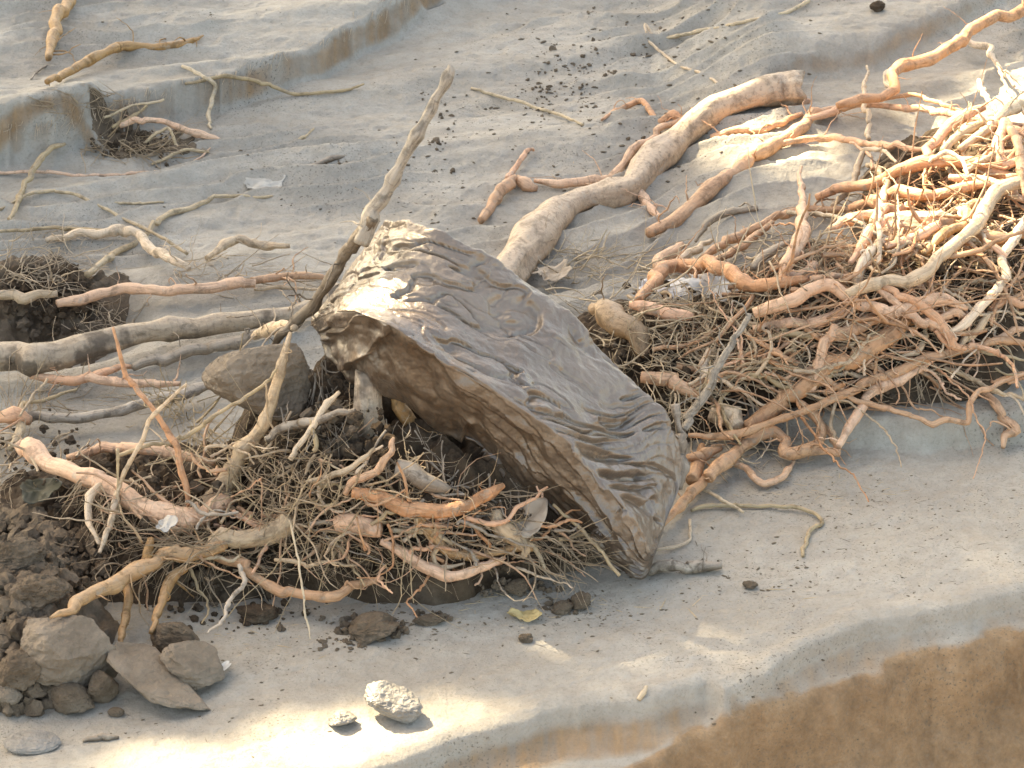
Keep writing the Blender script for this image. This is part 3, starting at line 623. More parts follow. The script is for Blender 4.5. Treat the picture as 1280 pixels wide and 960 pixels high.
# filler roots of the same heap, seen only in pieces between the named ones
FL = []
for k in range(125):
    x0 = random.uniform(860, 1270); yb = 600 - (x0 - 800) * .72
    y0 = random.uniform(max(215, yb - 60), 480); a = random.gauss(-22, 28)
    n = random.randint(4, 8); s = random.uniform(13, 30); q = []; r0 = random.choice([random.uniform(1.5, 3.2), random.uniform(1.5, 3.2), random.uniform(3, 5.5)])
    for j in range(n): q.append(f'{x0:.0f},{y0:.0f},{r0 * (1 - .1 * j):.1f}'); a += random.gauss(0, 27); x0 += s * math.cos(R(a)); y0 += s * math.sin(R(a))
    FL.append(' '.join(q))
for k in range(40):
    x0 = random.uniform(1080, 1280); y0 = random.uniform(150, 330); a = random.gauss(-25, 30); q = []; r0 = random.uniform(1.8, 4.5); s = random.uniform(14, 28)
    for j in range(random.randint(4, 7)): q.append(f'{x0:.0f},{y0:.0f},{r0 * (1 - .08 * j):.1f}'); a += random.gauss(0, 25); x0 += s * math.cos(R(a)); y0 += s * math.sin(R(a))
    FL.append(' '.join(q))
for t in FL: root(t, 'slim curved root woven among thicker roots in the right heap', random.choice(['tan', 'tan', 'orange', 'pale', 'pale', 'straw']), random.uniform(1, 9), group='slim curved roots in the right heap', kink=.6)

for k in range(80):
    x0 = random.uniform(230, 700); y0 = random.uniform(560, 710) if x0 < 480 else random.uniform(640, 710); a = random.gauss(20, 50); q = []; r0 = random.choice([random.uniform(1.4, 2.6), random.uniform(1.4, 2.6), random.uniform(2.5, 5)]); s_ = random.uniform(12, 28)
    for j in range(random.randint(4, 6)): q.append(f'{x0:.0f},{y0:.0f},{r0 * (1 - .12 * j):.1f}'); a += random.gauss(0, 24); x0 += s_ * math.cos(R(a)); y0 += s_ * math.sin(R(a)) * .7
    root(' '.join(q), 'slim rootlet woven into the fine root tangle left of and below the slab', random.choice(['tan', 'pale', 'grey', 'orange', 'straw']), random.uniform(3, 13), group='slim rootlets in the left pile', kink=.6)

# ------------------------------------------------------------------ fibres
NS = 4
def surf_many(px, py, h):
    D = np.array([ray(a, b) for a, b in zip(px, py)]); tt = np.arange(5.8, 13, .03); P = CAM + tt[None, :, None] * D[:, None, :]
    f = P[..., 2] - sfast(P[..., 0].ravel(), P[..., 1].ravel()).reshape(P.shape[:2]) - np.asarray(h)[:, None]
    k = np.clip(np.argmax(f < 0, axis=1), 1, None); i = np.arange(len(D)); t = tt[k - 1] + .03 * f[i, k - 1] / (f[i, k - 1] - f[i, k] + 1e-9)
    return CAM + t[:, None] * D
def fibres(label, zones, mat, seed, rmin=.0006, rmax=.0018, name='fine_root_tangle', parent=None, cat='fine roots'):
    """zones: px, py, rx_px, ry_px, count, angle deg, spread, length m, lift cm, curl [, rise]"""
    rg = np.random.default_rng(seed); VV = []; UVV = []; m = 9
    for (px, py, rx, ry, n, ang, sp, ln, lf, curl, *rs) in zones:
        n = int(n * .50); rise = rs[0] if rs else 0; a = rg.uniform(0, 6.283, n); q = np.sqrt(rg.uniform(0, 1, n))
        p = surf_many(px + rx * q * np.cos(a), py + ry * q * np.sin(a), rg.uniform(-.01, lf * .01, n))
        th = np.radians(ang + rg.normal(0, sp, n)); st = ln * rg.uniform(.4, 1.3, n) / m; ph = rg.normal(0, .35, n) + rise
        r0 = rmin + (rmax * 1.5 - rmin) * rg.uniform(0, 1, n) ** 2.4; cu = curl * .62; cc = rg.normal(0, cu, n); cp = rg.normal(0, cu * .6, n); P = [p.copy()]
        for j in range(m):
            th = th + cc / m + rg.normal(0, cu * .3, n); ph = np.clip(ph + cp / m + rg.normal(0, cu * .22, n), -1.2, 1.4)
            p = p + st[:, None] * np.column_stack([np.cos(th) * np.cos(ph), np.sin(th) * np.cos(ph), np.sin(ph)]); P.append(p)
        P = np.stack(P, 1); P[..., 2] = np.maximum(P[..., 2], sfast(P[..., 0].ravel(), P[..., 1].ravel()).reshape(n, m + 1) + .001)
        T = np.gradient(P, axis=1); T /= np.linalg.norm(T, axis=2)[..., None] + 1e-9
        U = np.cross(T, np.array([.3, .1, 1.])); U /= np.linalg.norm(U, axis=2)[..., None] + 1e-9; W = np.cross(T, U)
        r = r0[:, None] * (1 - .6 * np.arange(m + 1) / m)[None, :] * rg.uniform(.8, 1.2, (n, m + 1))
        k = np.arange(NS) * 2 * math.pi / NS; ring = P[:, :, None, :] + r[:, :, None, None] * (U[:, :, None, :] * np.cos(k)[None, None, :, None] + W[:, :, None, :] * np.sin(k)[None, None, :, None])
        VV.append(ring.reshape(-1, 3)); uvx = (np.arange(NS) / NS)[None, None, :] + rg.uniform(0, 50, n)[:, None, None] + np.zeros((n, m + 1, NS)); uvy = np.arange(m + 1)[None, :, None] * .02 + np.zeros((n, m + 1, NS))
        UVV.append(np.stack([uvx, uvy], -1).reshape(-1, 2))
    V = np.concatenate(VV); UV = np.concatenate(UVV); nf = len(V) // ((m + 1) * NS); b = (np.arange(nf) * (m + 1) * NS)[:, None, None]
    A = b + np.arange(m)[None, :, None] * NS + np.arange(NS)[None, None, :]; B_ = b + np.arange(m)[None, :, None] * NS + ((np.arange(NS) + 1) % NS)[None, None, :]
    Fc = np.stack([A, B_, B_ + NS, A + NS], -1).reshape(-1, 4).tolist()
    o = mesh(name, V, Fc, WD[mat], None, UV)
    b = o.data.vertices[0].co.copy(); recenter(o, b); return tag(o, label, cat, kind='stuff')
fibres('brush of fibres around the root end at the left edge', [(15, 560, 30, 50, 130, 250, 40, .16, 9, .8), (25, 520, 30, 20, 60, 80, 30, .14, 8, .6, .7), (70, 500, 60, 15, 50, 20, 30, .14, 6, .7)], 'fibre', 1)
fibres('hanging bundle of pale brown fibres in front of the boulder', [(215, 508, 28, 16, 170, 200, 80, .10, 14, 2.2), (245, 535, 18, 14, 70, -60, 25, .16, 14, .6, -.5), (290, 580, 14, 25, 40, -65, 14, .16, 12, .4, -.3)], 'straw', 2)
fibres('shaggy fibres clinging to the root crown', [(135, 625, 22, 30, 110, 260, 30, .13, 9, .8, -.4), (255, 672, 42, 16, 260, 215, 22, .17, 11, .7), (190, 620, 70, 12, 120, 250, 35, .08, 11, .6, -.5), (120, 600, 20, 14, 80, 240, 30, .09, 11, .6, -.4), (340, 660, 30, 14, 60, 250, 60, .08, 12, .8), (160, 690, 40, 40, 80, 260, 50, .14, 7, 1), (290, 700, 50, 30, 90, 320, 50, .15, 6, 1)], 'fibre', 3, rmax=.002)
fibres('dense tangle of fine roots left of the curved pink root', [(390, 620, 60, 60, 300, 280, 45, .15, 10, 1.2, -.2), (360, 560, 60, 50, 130, 260, 60, .14, 9, 1.2, -.2), (430, 690, 50, 30, 120, 290, 50, .13, 7, 1)], 'fibre', 4)
fibres('pale straws and rootlets standing out of the left pile', [(380, 620, 90, 60, 70, 210, 90, .30, 15, .7, .1), (250, 560, 90, 60, 45, 30, 60, .26, 14, .6), (470, 680, 70, 40, 55, 330, 35, .22, 12, .6)], 'straw', 5, .0009, .0022)
fibres('litter of fine roots in the shade below the slab', [(560, 650, 90, 50, 260, 320, 40, .15, 6, 1, -.1), (690, 680, 60, 30, 170, 320, 28, .16, 6, .6), (500, 600, 50, 40, 100, 270, 60, .13, 6, 1)], 'fibre', 6)
fibres('dry straw and grass caught behind the slab', [(770, 350, 100, 40, 260, 10, 40, .20, 9, .9), (820, 420, 80, 50, 330, 350, 50, .18, 8, 1.2), (850, 480, 50, 50, 200, 320, 60, .16, 8, 1.3), (700, 330, 60, 22, 120, 20, 40, .13, 6, 1)], 'straw', 7, .0007, .0022)
fibres('thin straw woven through the middle of the right heap', [(950, 430, 80, 60, 300, 345, 50, .20, 10, 1.2), (980, 330, 90, 50, 240, 10, 45, .20, 10, 1), (1080, 420, 80, 50, 160, 15, 50, .18, 8, 1.1), (920, 560, 60, 30, 90, 330, 50, .12, 5, 1)], 'straw', 8, .0007, .002)
fibres('dark fibres hanging in the gaps of the right heap', [(1050, 320, 40, 30, 130, 270, 40, .14, 8, 1, -.4), (1230, 340, 60, 60, 260, 250, 60, .15, 8, 1.1), (1180, 470, 40, 20, 110, 280, 40, .10, 3, .8, -.3), (1100, 400, 120, 70, 160, 300, 80, .14, 6, 1.1)], 'fibre', 9)
fibres('clotted fibres on the dark soil at the far left', [(50, 330, 60, 40, 300, 340, 60, .15, 6, 1.2), (130, 400, 40, 25, 110, 280, 50, .11, 5, 1.1), (260, 340, 50, 22, 90, 330, 50, .12, 4, 1), (330, 345, 60, 15, 50, 0, 20, .14, 3, .5)], 'fibre', 10)
fibres('matted fibres on mud between the small terraces', [(150, 185, 50, 18, 170, 330, 50, .11, 3, 1), (120, 130, 60, 14, 120, 240, 30, .08, 2, .6), (210, 180, 40, 18, 70, 350, 40, .12, 2, .8)], 'fibre', 11)
fibres('mass of slender peeled rootlets filling the right heap', [(1000, 400, 120, 70, 120, 350, 40, .28, 8, 1.2), (1120, 330, 120, 70, 130, 350, 45, .28, 9, 1.2, -.1), (1200, 240, 70, 60, 120, 350, 45, .24, 9, 1.2, -.1), (900, 430, 90, 90, 110, 340, 50, .22, 8, 1.3), (1060, 470, 110, 40, 60, 20, 40, .24, 6, 1.2)], 'tan', 21, .0018, .0058)
fibres('pale rootlets tangled on top of the right heap', [(1150, 250, 100, 60, 90, 0, 45, .22, 10, 1.2, -.1), (980, 360, 120, 60, 60, 0, 50, .22, 9, 1.4), (840, 400, 70, 50, 60, 350, 50, .2, 8, 1.4)], 'pale', 22, .0014, .0042)
fibres('pale frayed strands on top of the left pile', [(230, 640, 120, 60, 90, 220, 70, .18, 11, 1.2), (390, 620, 80, 60, 100, 260, 70, .18, 12, 1.2), (560, 670, 90, 30, 60, 320, 40, .16, 11, 1), (60, 560, 60, 50, 50, 60, 60, .15, 9, 1)], 'pale', 23, .0009, .0030)
fibres('peach rootlets mixed through the left pile', [(280, 650, 150, 60, 50, 240, 80, .2, 10, 1.3), (480, 650, 120, 50, 60, 300, 60, .2, 11, 1.3)], 'tan', 24, .0014, .0045)
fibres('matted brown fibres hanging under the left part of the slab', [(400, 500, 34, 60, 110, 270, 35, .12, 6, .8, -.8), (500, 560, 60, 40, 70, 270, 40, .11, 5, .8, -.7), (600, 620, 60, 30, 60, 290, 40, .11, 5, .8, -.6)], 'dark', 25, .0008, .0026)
fibres('rootlets hanging over the slab left end and the leaning stem', [(410, 350, 26, 40, 40, 250, 30, .12, 10, .6, -.2), (345, 700, 70, 30, 60, 310, 40, .18, 6, .8)], 'fibre', 12)
fibres('sunlit hair roots over the back of the right heap', [(1120, 250, 90, 30, 80, 345, 50, .14, 6, 1, -.2), (1220, 220, 50, 50, 60, 340, 60, .13, 6, 1, -.2), (1200, 280, 60, 40, 70, 340, 60, .15, 7, 1.1)], 'pale', 13, .0007, .002)

fibres('dark fringe of fibres along the upper terrace edge', [(px, py, 26, 3, 22, 262, 14, .035, .3, .3, -.5) for px, py in ((545, -14), (500, 0), (460, 19), (425, 38), (390, 55), (355, 70), (325, 82), (290, 93), (250, 103), (200, 114), (150, 126), (110, 140), (70, 153), (30, 158), (0, 160))], 'fibre', 14, .0005, .0011)
def crumbs(label, zones, mat, seed, lift=0.0):
    rg = np.random.default_rng(seed); V = []; Fc = []
    bm = bmesh.new(); bmesh.ops.create_icosphere(bm, subdivisions=2, radius=1); B = np.array([v.co for v in bm.verts]); BF = [tuple(v.index for v in f.verts) for f in bm.faces]; bm.free()
    for (px, py, rx, ry, n, smin, smax) in zones:
        for _ in range(n):
            a = rg.uniform(0, 6.28); q = math.sqrt(rg.uniform()); s_ = smin + (smax - smin) * rg.uniform() ** 3
            P = surf(px + rx * q * math.cos(a), py + ry * q * math.sin(a), s_ * .2 + rg.uniform(0, 1) * lift); o_ = rg.uniform(0, 50)
            W = B * (1 + .45 * noise(B[:, 0] * 1.5 + o_, B[:, 1] * 1.5, B[:, 2] * 1.5, 3) + .3 * noise(B[:, 0] * 4 + o_, B[:, 1] * 4, B[:, 2] * 4, 4))[:, None]
            W = W * rg.uniform(.6, 1.1, 3) * s_; b = len(V); V.extend(W + P); Fc.extend(tuple(b + k for k in f) for f in BF)
    o = mesh('earth_crumbs', V, Fc, mat, smooth=False); return tag(o, label, 'soil crumbs', kind='stuff')
crumbs('crumbled brown earth heaped in the lower left corner', [(30, 720, 60, 80, 420, .006, .032), (30, 840, 60, 50, 160, .005, .03), (90, 700, 50, 40, 160, .004, .02)], CLOD, 5)
crumbs('dark crumbs of soil in the left root pile', [(240, 640, 180, 90, 420, .004, .02), (400, 540, 90, 70, 260, .004, .022), (560, 680, 180, 40, 300, .004, .018), (300, 760, 120, 30, 120, .003, .012)], SOIL, 6)
crumbs('crumbled clods lying on silt in front of the pile', [(465, 785, 45, 16, 130, .003, .013), (430, 805, 40, 10, 40, .002, .009), (540, 772, 25, 8, 40, .003, .01), (710, 758, 35, 10, 40, .003, .011), (645, 735, 60, 10, 50, .003, .012)], CLOD, 7)
crumbs('dark soil crumbs between the roots of the right heap', [(1060, 420, 150, 90, 300, .004, .018), (820, 420, 90, 90, 160, .004, .016), (1230, 340, 50, 60, 140, .004, .018), (60, 370, 60, 50, 160, .005, .022), (170, 180, 60, 20, 120, .003, .012)], SOIL, 8)

crumbs('dark crumbs and small mud clumps on the silt at top centre', [(760, 70, 90, 28, 110, .0012, .009), (720, 100, 70, 20, 70, .0012, .008), (690, 128, 60, 20, 50, .0012, .008), (830, 150, 90, 30, 70, .0012, .008), (790, 20, 80, 18, 60, .0012, .008), (540, 150, 30, 40, 30, .002, .008), (420, 205, 30, 10, 25, .002, .009), (545, 178, 12, 8, 14, .003, .011), (250, 205, 60, 12, 20, .002, .008), (565, 215, 4, 3, 4, .004, .008)], CLOD, 9)

crumbs('clods of soil caught among the rootlets of the left pile', [(300, 640, 190, 60, 260, .004, .020), (560, 660, 120, 40, 170, .004, .018), (420, 560, 60, 60, 120, .004, .02), (60, 560, 60, 50, 60, .004, .016)], SOIL, 16, .07)
crumbs('clods of soil caught among the rootlets of the right heap', [(1040, 420, 150, 80, 240, .004, .016), (840, 410, 80, 60, 110, .004, .016), (1220, 320, 60, 80, 90, .004, .016)], SOIL, 17, .06)

# ------------------------------------------------------------------ mud slab
def slab():
    def c3(px, Ys): return cat_rom(np.array([on_y(a, b, y) for (a, b), y in zip(px, Ys)]), 24)
    def rs(C, n):
        s = np.concatenate([[0], np.cumsum(np.linalg.norm(np.diff(C, axis=0), axis=1))]); s /= s[-1]
        return np.column_stack([np.interp(np.linspace(0, 1, n), s, C[:, k]) for k in range(3)])
    NU = 400
    T = rs(c3([(478, 280), (500, 275), (540, 284), (580, 302), (625, 328), (680, 366), (720, 396), (752, 436), (800, 482), (826, 508), (842, 540), (851, 575), (853, 600)],
              [-.26, -.40, -.48, -.50, -.50, -.51, -.53, -.55, -.58, -.60, -.62, -.64, -.66]), NU)
    C = rs(c3([(387, 402), (425, 389), (462, 397), (509, 421), (559, 454), (600, 478), (650, 512), (703, 548), (741, 590), (775, 632), (800, 668), (813, 700)],
              [-.40, -.60, -.73, -.80, -.82, -.83, -.84, -.86, -.88, -.90, -.91, -.92]), NU)
    B = rs(c3([(392, 412), (428, 455), (449, 476), (488, 491), (517, 512), (547, 542), (593, 560), (627, 592), (655, 622), (693, 645), (746, 698), (772, 718), (808, 722)],
              [-.36, -.50, -.60, -.66, -.70, -.72, -.74, -.76, -.78, -.80, -.85, -.88, -.90]), NU)
    K = T * .45 + B * .55 + np.array([.03, .13, -.02]) * np.linspace(1, .15, NU)[:, None]
    nTC, nCB, nBK, nKT = 160, 76, 18, 18
    rings = []
    def seg(A, D, n): t = np.linspace(0, 1, n, endpoint=False)[None, :, None]; return A[:, None, :] * (1 - t) + D[:, None, :] * t
    G = np.concatenate([seg(T, C, nTC), seg(C, B, nCB), seg(B, K, nBK), seg(K, T, nKT)], axis=1)   # NU x n x 3
    n = G.shape[1]
    # round the loop edges
    for _ in range(5): G = G * .5 + .25 * (np.roll(G, 1, 1) + np.roll(G, -1, 1))
    # bulge of the big face: slightly hollow in the middle, raised rims
    du = np.gradient(G, axis=0); dv = np.roll(G, -1, 1) - np.roll(G, 1, 1); N = np.cross(dv, du); N /= np.linalg.norm(N, axis=2)[..., None] + 1e-9
    # make sure it points outward
    cen = G.mean(axis=1, keepdims=True)
    sg = np.sign(np.mean(np.sum((G - cen) * N, axis=2))); N *= sg
    U = np.linspace(0, 1, NU)[:, None] * np.ones((1, n)); Vv = np.ones((NU, 1)) * np.arange(n)[None, :]
    a = (U * 1.25); b = np.where(Vv < nTC, Vv / nTC * .40, .40 + (Vv - nTC) / nCB * .2)
    face = (Vv < nTC).astype(float); fr = ((Vv >= nTC) & (Vv < nTC + nCB)).astype(float)
    e = np.minimum(Vv, nTC - Vv) / nTC; em = sst(e / .12) * face
    wx = a + .05 * fbm(a * 5, b * 5, 0, 3, 3); wy = b + .035 * fbm(a * 5, b * 6, 0, 3, 4)
    # mud strokes: direction turns from along the slab to across it near the right end
    ang = R(16) + R(20) * sst((U - .7) / .25)
    p = (wx * np.sin(ang) + wy * np.cos(ang)) ; q = wx * np.cos(ang) - wy * np.sin(ang)
    nn = 1.7 * fbm(q * 4.5, p * 9, 0, 2, 5) + .22 * fbm(q * 22, p * 22, 0, 3, 35) + p * 14 + 40
    fr_ = nn % 1.0; saw = (fr_ - np.clip((fr_ - .88) / .12, 0, 1) ** 1.5) 
    n2_ = 3.0 * fbm(q * 9, p * 26, 0, 3, 25) + p * 16 + 40; f2_ = n2_ % 1.0; saw2 = f2_ - np.clip((f2_ - .85) / .15, 0, 1)
    msk = sst(fbm(q * 7, p * 9, 0, 2, 6) * 2.6 + .72)
    msk = msk * sst((U - .48) / .25)
    nd = fbm(q * 5 + .3, p * 12.5, 0, 3, 55); nd2 = fbm(q * 8, p * 20 + 4, 0, 2, 56)
    D = .024 * (saw - .4) * msk * em + .0015 * (saw2 - .4) * sst(fbm(q * 7, p * 11, 0, 2, 26) * 2.5 + .5) * em
    D -= em * (.013 * sst((nd - .10) / .07) * (1 - .7 * sst((nd - .2) / .25)) + .005 * sst((nd2 - .22) / .07) * (1 - .6 * sst((nd2 - .24) / .2)))
    D += .016 * em * fbm(a * 5, b * 7, 0, 4, 7)
    D -= .012 * em * sst(1 - np.abs(b - .20) / .18)
    D += .003 * em * np.abs(fbm(a * 10, b * 20, 0, 3, 8))
    lum = sst((.14 - U) / .1)
    D += face * lum * .016 * np.abs(fbm(a * 22, b * 18, 0, 4, 12))
    D += fr * (.026 * fbm(a * 6, b * 9, 0, 3, 9) + .007 * np.abs(fbm(a * 18, b * 22, 0, 4, 10)))
    st = (b * 42 + 2 * noise(a * 3, b * 6, 0, 13)) % 1.0
    D += fr * .004 * st * sst((U - .4) / .2) + fr * .018 * (((b * 9 + 1.8 * fbm(a * 4, b * 8, 0, 3, 41)) % 1.0) ** 2 - .3)
    D += .016 * (1 - em) * face * (np.abs(fbm(a * 13, b * 10, 0, 5, 11)) - .1)
    D += (1 - face) * (1 - fr) * .03 * fbm(a * 8, Vv * .1, 0, 4, 14)
    D += .001 * fbm(a * 60, b * 70, 0, 3, 15)
    D *= .35 + .65 * sst(U / .12)
    G = G + N * D[..., None]
    # ends shrink to a rounded close
    for k in range(7):
        f = math.sqrt(1 - (1 - (k + .3) / 7.3) ** 2)
        for kk in (k, NU - 1 - k): c = G[kk].mean(axis=0); G[kk] = c + (G[kk] - c) * (.72 + .28 * f)
    V = G.reshape(-1, 3); Fc = []
    for i in range(NU - 1):
        for j in range(n):
            A = i * n + j; A2 = i * n + (j + 1) % n; Fc.append((A, A2, A2 + n, A + n) if sg < 0 else (A, A + n, A2 + n, A2))
    V = list(V); V.append(G[0].mean(axis=0)); V.append(G[-1].mean(axis=0))
    c0, c1 = NU * n, NU * n + 1
    for j in range(n): Fc.append((c0, (j + 1) % n, j)); Fc.append((c1, (NU - 1) * n + j, (NU - 1) * n + (j + 1) % n))
    ex = np.clip(fr * 1.0 + (1 - face) * (1 - fr), 0, 1)  # mask for the painted shade: front and back of the slab
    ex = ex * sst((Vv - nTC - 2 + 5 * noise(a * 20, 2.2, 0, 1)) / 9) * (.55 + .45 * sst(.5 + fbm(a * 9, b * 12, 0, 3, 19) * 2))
    o = mesh('mud_slab', V, Fc, MUD, sand_shade=np.concatenate([ex.ravel(), [0, .5]]))
    bm = bmesh.new(); bm.from_mesh(o.data); bmesh.ops.recalc_face_normals(bm, faces=bm.faces); bm.to_mesh(o.data); bm.free()
    recenter(o, B[-1]); tag(o, 'large slab of wet grey brown mud tilted on the root pile', 'mud slab'); return T, C
T_, C_ = slab()

# ------------------------------------------------------------------ stones and clods
def rock(px, py, sx, sy, sz, label, mat, seed, name='clod', cat='clod', rot=0, tilt=(0, 0), angular=.0, rough=.1, lift=0, group=None):
    """sizes in metres (half axes); angular planes cut the blob into flat faces"""
    bm = bmesh.new(); bmesh.ops.create_icosphere(bm, subdivisions=6 if sx > .06 else 5, radius=1); V = np.array([v.co for v in bm.verts])
    rg = np.random.default_rng(seed)
    if angular:
        for _ in range(12):
            nrm = rg.normal(size=3); nrm /= np.linalg.norm(nrm); dd = rg.uniform(.38, .75); s = V @ nrm; ov = np.clip(s - dd, 0, None); V -= ov[:, None] * nrm * angular
    V *= (1 + rough * fbm(V[:, 0] * 1.6 + seed, V[:, 1] * 1.6, V[:, 2] * 1.6, 5, seed) - rough * .6 * np.abs(fbm(V[:, 0] * 5 + seed, V[:, 1] * 5, V[:, 2] * 5, 3, seed)))[:, None]
    V *= (1 + .06 * fbm(V[:, 0] * 5 + seed, V[:, 1] * 5, V[:, 2] * 5, 5, seed + 5) - .05 * np.abs(noise(V[:, 0] * 3 + seed, V[:, 1] * 3, V[:, 2] * 7, seed + 6)))[:, None]
    V *= np.array([sx, sy, sz]); ca, sa = math.cos(R(rot)), math.sin(R(rot))
    ty, tx = R(tilt[0]), R(tilt[1])
    V = V @ np.array([[math.cos(ty), 0, -math.sin(ty)], [0, 1, 0], [math.sin(ty), 0, math.cos(ty)]])
    V = V @ np.array([[1, 0, 0], [0, math.cos(tx), math.sin(tx)], [0, -math.sin(tx), math.cos(tx)]])
    V = V @ np.array([[ca, sa, 0], [-sa, ca, 0], [0, 0, 1]])
    h = -V[:, 2].min() * .75; P = surf(px, py, h + lift); V += P
    for v, c in zip(bm.verts, V): v.co = c
    me = bpy.data.meshes.new(name); bm.to_mesh(me); bm.free(); me.materials.append(mat)
    o = bpy.data.objects.new(name, me); col.objects.link(o); recenter(o, (P[0], P[1], V[:, 2].min())); return tag(o, label, cat, group)
rock(92, 810, .125, .10, .11, 'large angular grey brown mud block below the golden root tip', STONE, 3, 'mud_block', 'mud block', 10, (5, 10), .9, .07)
rock(196, 850, .150, .10, .055, 'flat tilted grey mud block with a crack, pointing right', STONE, 8, 'mud_block', 'mud block', -25, (16, -8), .95, .08)
rock(245, 830, .085, .07, .065, 'smooth grey mud block beside the white chip', STONE, 14, 'mud_block', 'mud block', 20, (10, 0), .9, .06)
rock(222, 798, .07, .06, .05, 'dark brown mud block behind the flat tilted one', CLOD, 15, 'mud_block', 'mud block', 0, (0, 0), .6, .12)
rock(90, 868, .065, .05, .045, 'rounded clod under the large angular block', CLOD, 16, 'clod', 'clod', 0, (0, 0), .6, .15)
rock(130, 862, .05, .04, .045, 'brown clod between the two big mud blocks', CLOD, 17, 'clod', 'clod', 40, (0, 0), .6, .15)
rock(145, 890, .018, .012, .010, 'tiny reddish clod in front of the flat block', CLOD, 18, 'clod', 'clod')
rock(22, 835, .055, .05, .05, 'lumpy clod against the earth bank at left', CLOD, 19, 'clod', 'clod', 0, (0, 0), .4, .25)
rock(50, 745, .075, .06, .055, 'crumbly clod on the earth bank under the golden root', CLOD, 20, 'clod', 'clod', 0, (0, 0), .4, .3, -.02)
rock(10, 700, .09, .06, .05, 'crumbly clod at the left edge on top of the earth bank', CLOD, 21, 'clod', 'clod', 0, (0, 0), .4, .3, -.02)
rock(8, 868, .035, .03, .025, 'pale rounded stone at the left edge', STONE, 22, 'stone', 'stone', 0, (0, 0), .5, .08)
rock(332, 480, .165, .12, .13, 'grey rounded boulder crusted with silt behind the pile', STONE, 23, 'boulder', 'boulder', 0, (0, 0), .7, .12, .02)
rock(490, 878, .076, .055, .045, 'larger crumpled light grey silt lump in the sunlight', LUMP, 30, 'silt_lump', 'silt lump', 0, (0, 0), .7, .2)
rock(425, 898, .042, .03, .022, 'smaller light grey silt lump in the sunlight', LUMP, 31, 'silt_lump', 'silt lump', 20, (0, 0), .7, .2)
rock(727, 752, .027, .022, .026, 'small brown clod near the yellow leaf', CLOD, 32, 'clod', 'clod', 0, (0, 0), .3, .3)
rock(703, 760, .030, .02, .013, 'flat brown clod left of the small round one', CLOD, 33, 'clod', 'clod', 0, (0, 0), .3, .3)
rock(658, 798, .018, .014, .012, 'small dark clod alone below the yellow leaf', CLOD, 34, 'clod', 'clod', 0, (0, 0), .3, .35)
rock(645, 733, .03, .02, .022, 'brown clod just under the slab litter', CLOD, 35, 'clod', 'clod', 0, (0, 0), .3, .3)
rock(465, 785, .06, .045, .028, 'crumbled brown clod on silt below the pile', CLOD, 36, 'clod', 'clod', 15, (0, 0), .3, .35)
rock(537, 775, .035, .02, .014, 'low crumbly clod right of the crumbled one', CLOD, 37, 'clod', 'clod', 0, (0, 0), .3, .35)
rock(325, 765, .06, .035, .02, 'dark flat clod below the long arm of the root crown', SOIL, 38, 'clod', 'clod', 0, (0, 0), .4, .25)
rock(937, 731, .022, .015, .010, 'small grey brown crumb pile right of the slab foot', CLOD, 39, 'clod', 'clod', 0, (0, 0), .3, .4)
rock(40, 928, .06, .04, .014, 'low pale silt hump in the lower left', LUMP, 40, 'silt_lump', 'silt lump', 0, (0, 0), 0, .1)
rock(1097, 8, .03, .02, .018, 'dark lump of mud at the top edge', SOIL, 41, 'clod', 'clod', 0, (0, 0), .3, .3)
rock(1145, 283, .10, .07, .075, 'large pinkish mud covered stump inside the right heap', M('pink_mud', plain((.46, .34, .25), .7)), 42, 'mud_stump', 'stump', 10, (0, 0), .7, .12, -.01)
rock(1112, 212, .03, .02, .02, 'crusty grey knob on the crest of the heap', CLOD, 43, 'clod', 'clod', 0, (0, 0), .3, .35, .04)
rock(1192, 486, .04, .03, .028, 'dark clod under the zigzag root', SOIL, 44, 'clod', 'clod', 0, (0, 0), .3, .3)

def flake(px, py, w_, l_, label, mat, seed, name, cat, rot=0, lift=.004, tilt=0, curl=.3):
    """thin curled sheet with thickness"""
    rg = np.random.default_rng(seed); n = 22; V = []; Fc = []; P = surf(px, py, lift); ca, sa = math.cos(R(rot)), math.sin(R(rot))
    for side in (0, 1):
        for i in range(n):
            for j in range(n):
                u, v = i / (n - 1) * 2 - 1, j / (n - 1) * 2 - 1
                rr = 1 + .25 * noise(math.atan2(v, u) * 1.5 + seed, seed, 0, seed); m_ = max(abs(u), abs(v)) / (math.hypot(u, v) + 1e-6) if (u or v) else 1
                a, b = u * m_ * rr * w_, v * m_ * rr * l_
                z = curl * w_ * (u * u) + .25 * w_ * fbm(u * 1.5 + seed, v * 1.5, 0, 4, seed) + side * .0012 + a * math.tan(R(tilt))
                V.append((P[0] + a * ca - b * sa, P[1] + a * sa + b * ca, P[2] + float(z)))
    q = n * n
    for i in range(n - 1):
        for j in range(n - 1):
            a = i * n + j; Fc.append((a, a + 1, a + n + 1, a + n)); Fc.append((q + a, q + a + n, q + a + n + 1, q + a + 1))
    ed = [(i * n) for i in range(n)] + [(n - 1) * n + j for j in range(1, n)] + [i * n + n - 1 for i in range(n - 2, -1, -1)] + [j for j in range(n - 2, 0, -1)]
    for k in range(len(ed)): a, b = ed[k], ed[(k + 1) % len(ed)]; Fc.append((a, b, b + q, a + q))
    o = mesh(name, V, Fc, mat); recenter(o, P); return tag(o, label, cat)
flake(657, 770, .036, .022, 'small curled yellow leaf on silt in front of the slab', LEAF, 1, 'dry_leaf', 'leaf', 5, .006)
flake(278, 836, .013, .028, 'white chip lying by the smooth mud block', M('white_chip', plain((.7, .69, .66), .5)), 2, 'white_chip', 'chip', -30, .02, 10)
flake(208, 655, .022, .026, 'flat grey bark flake stuck on the root crown', M('grey_flake', plain((.36, .35, .33), .7)), 3, 'bark_flake', 'bark flake', 20, .17, 20)
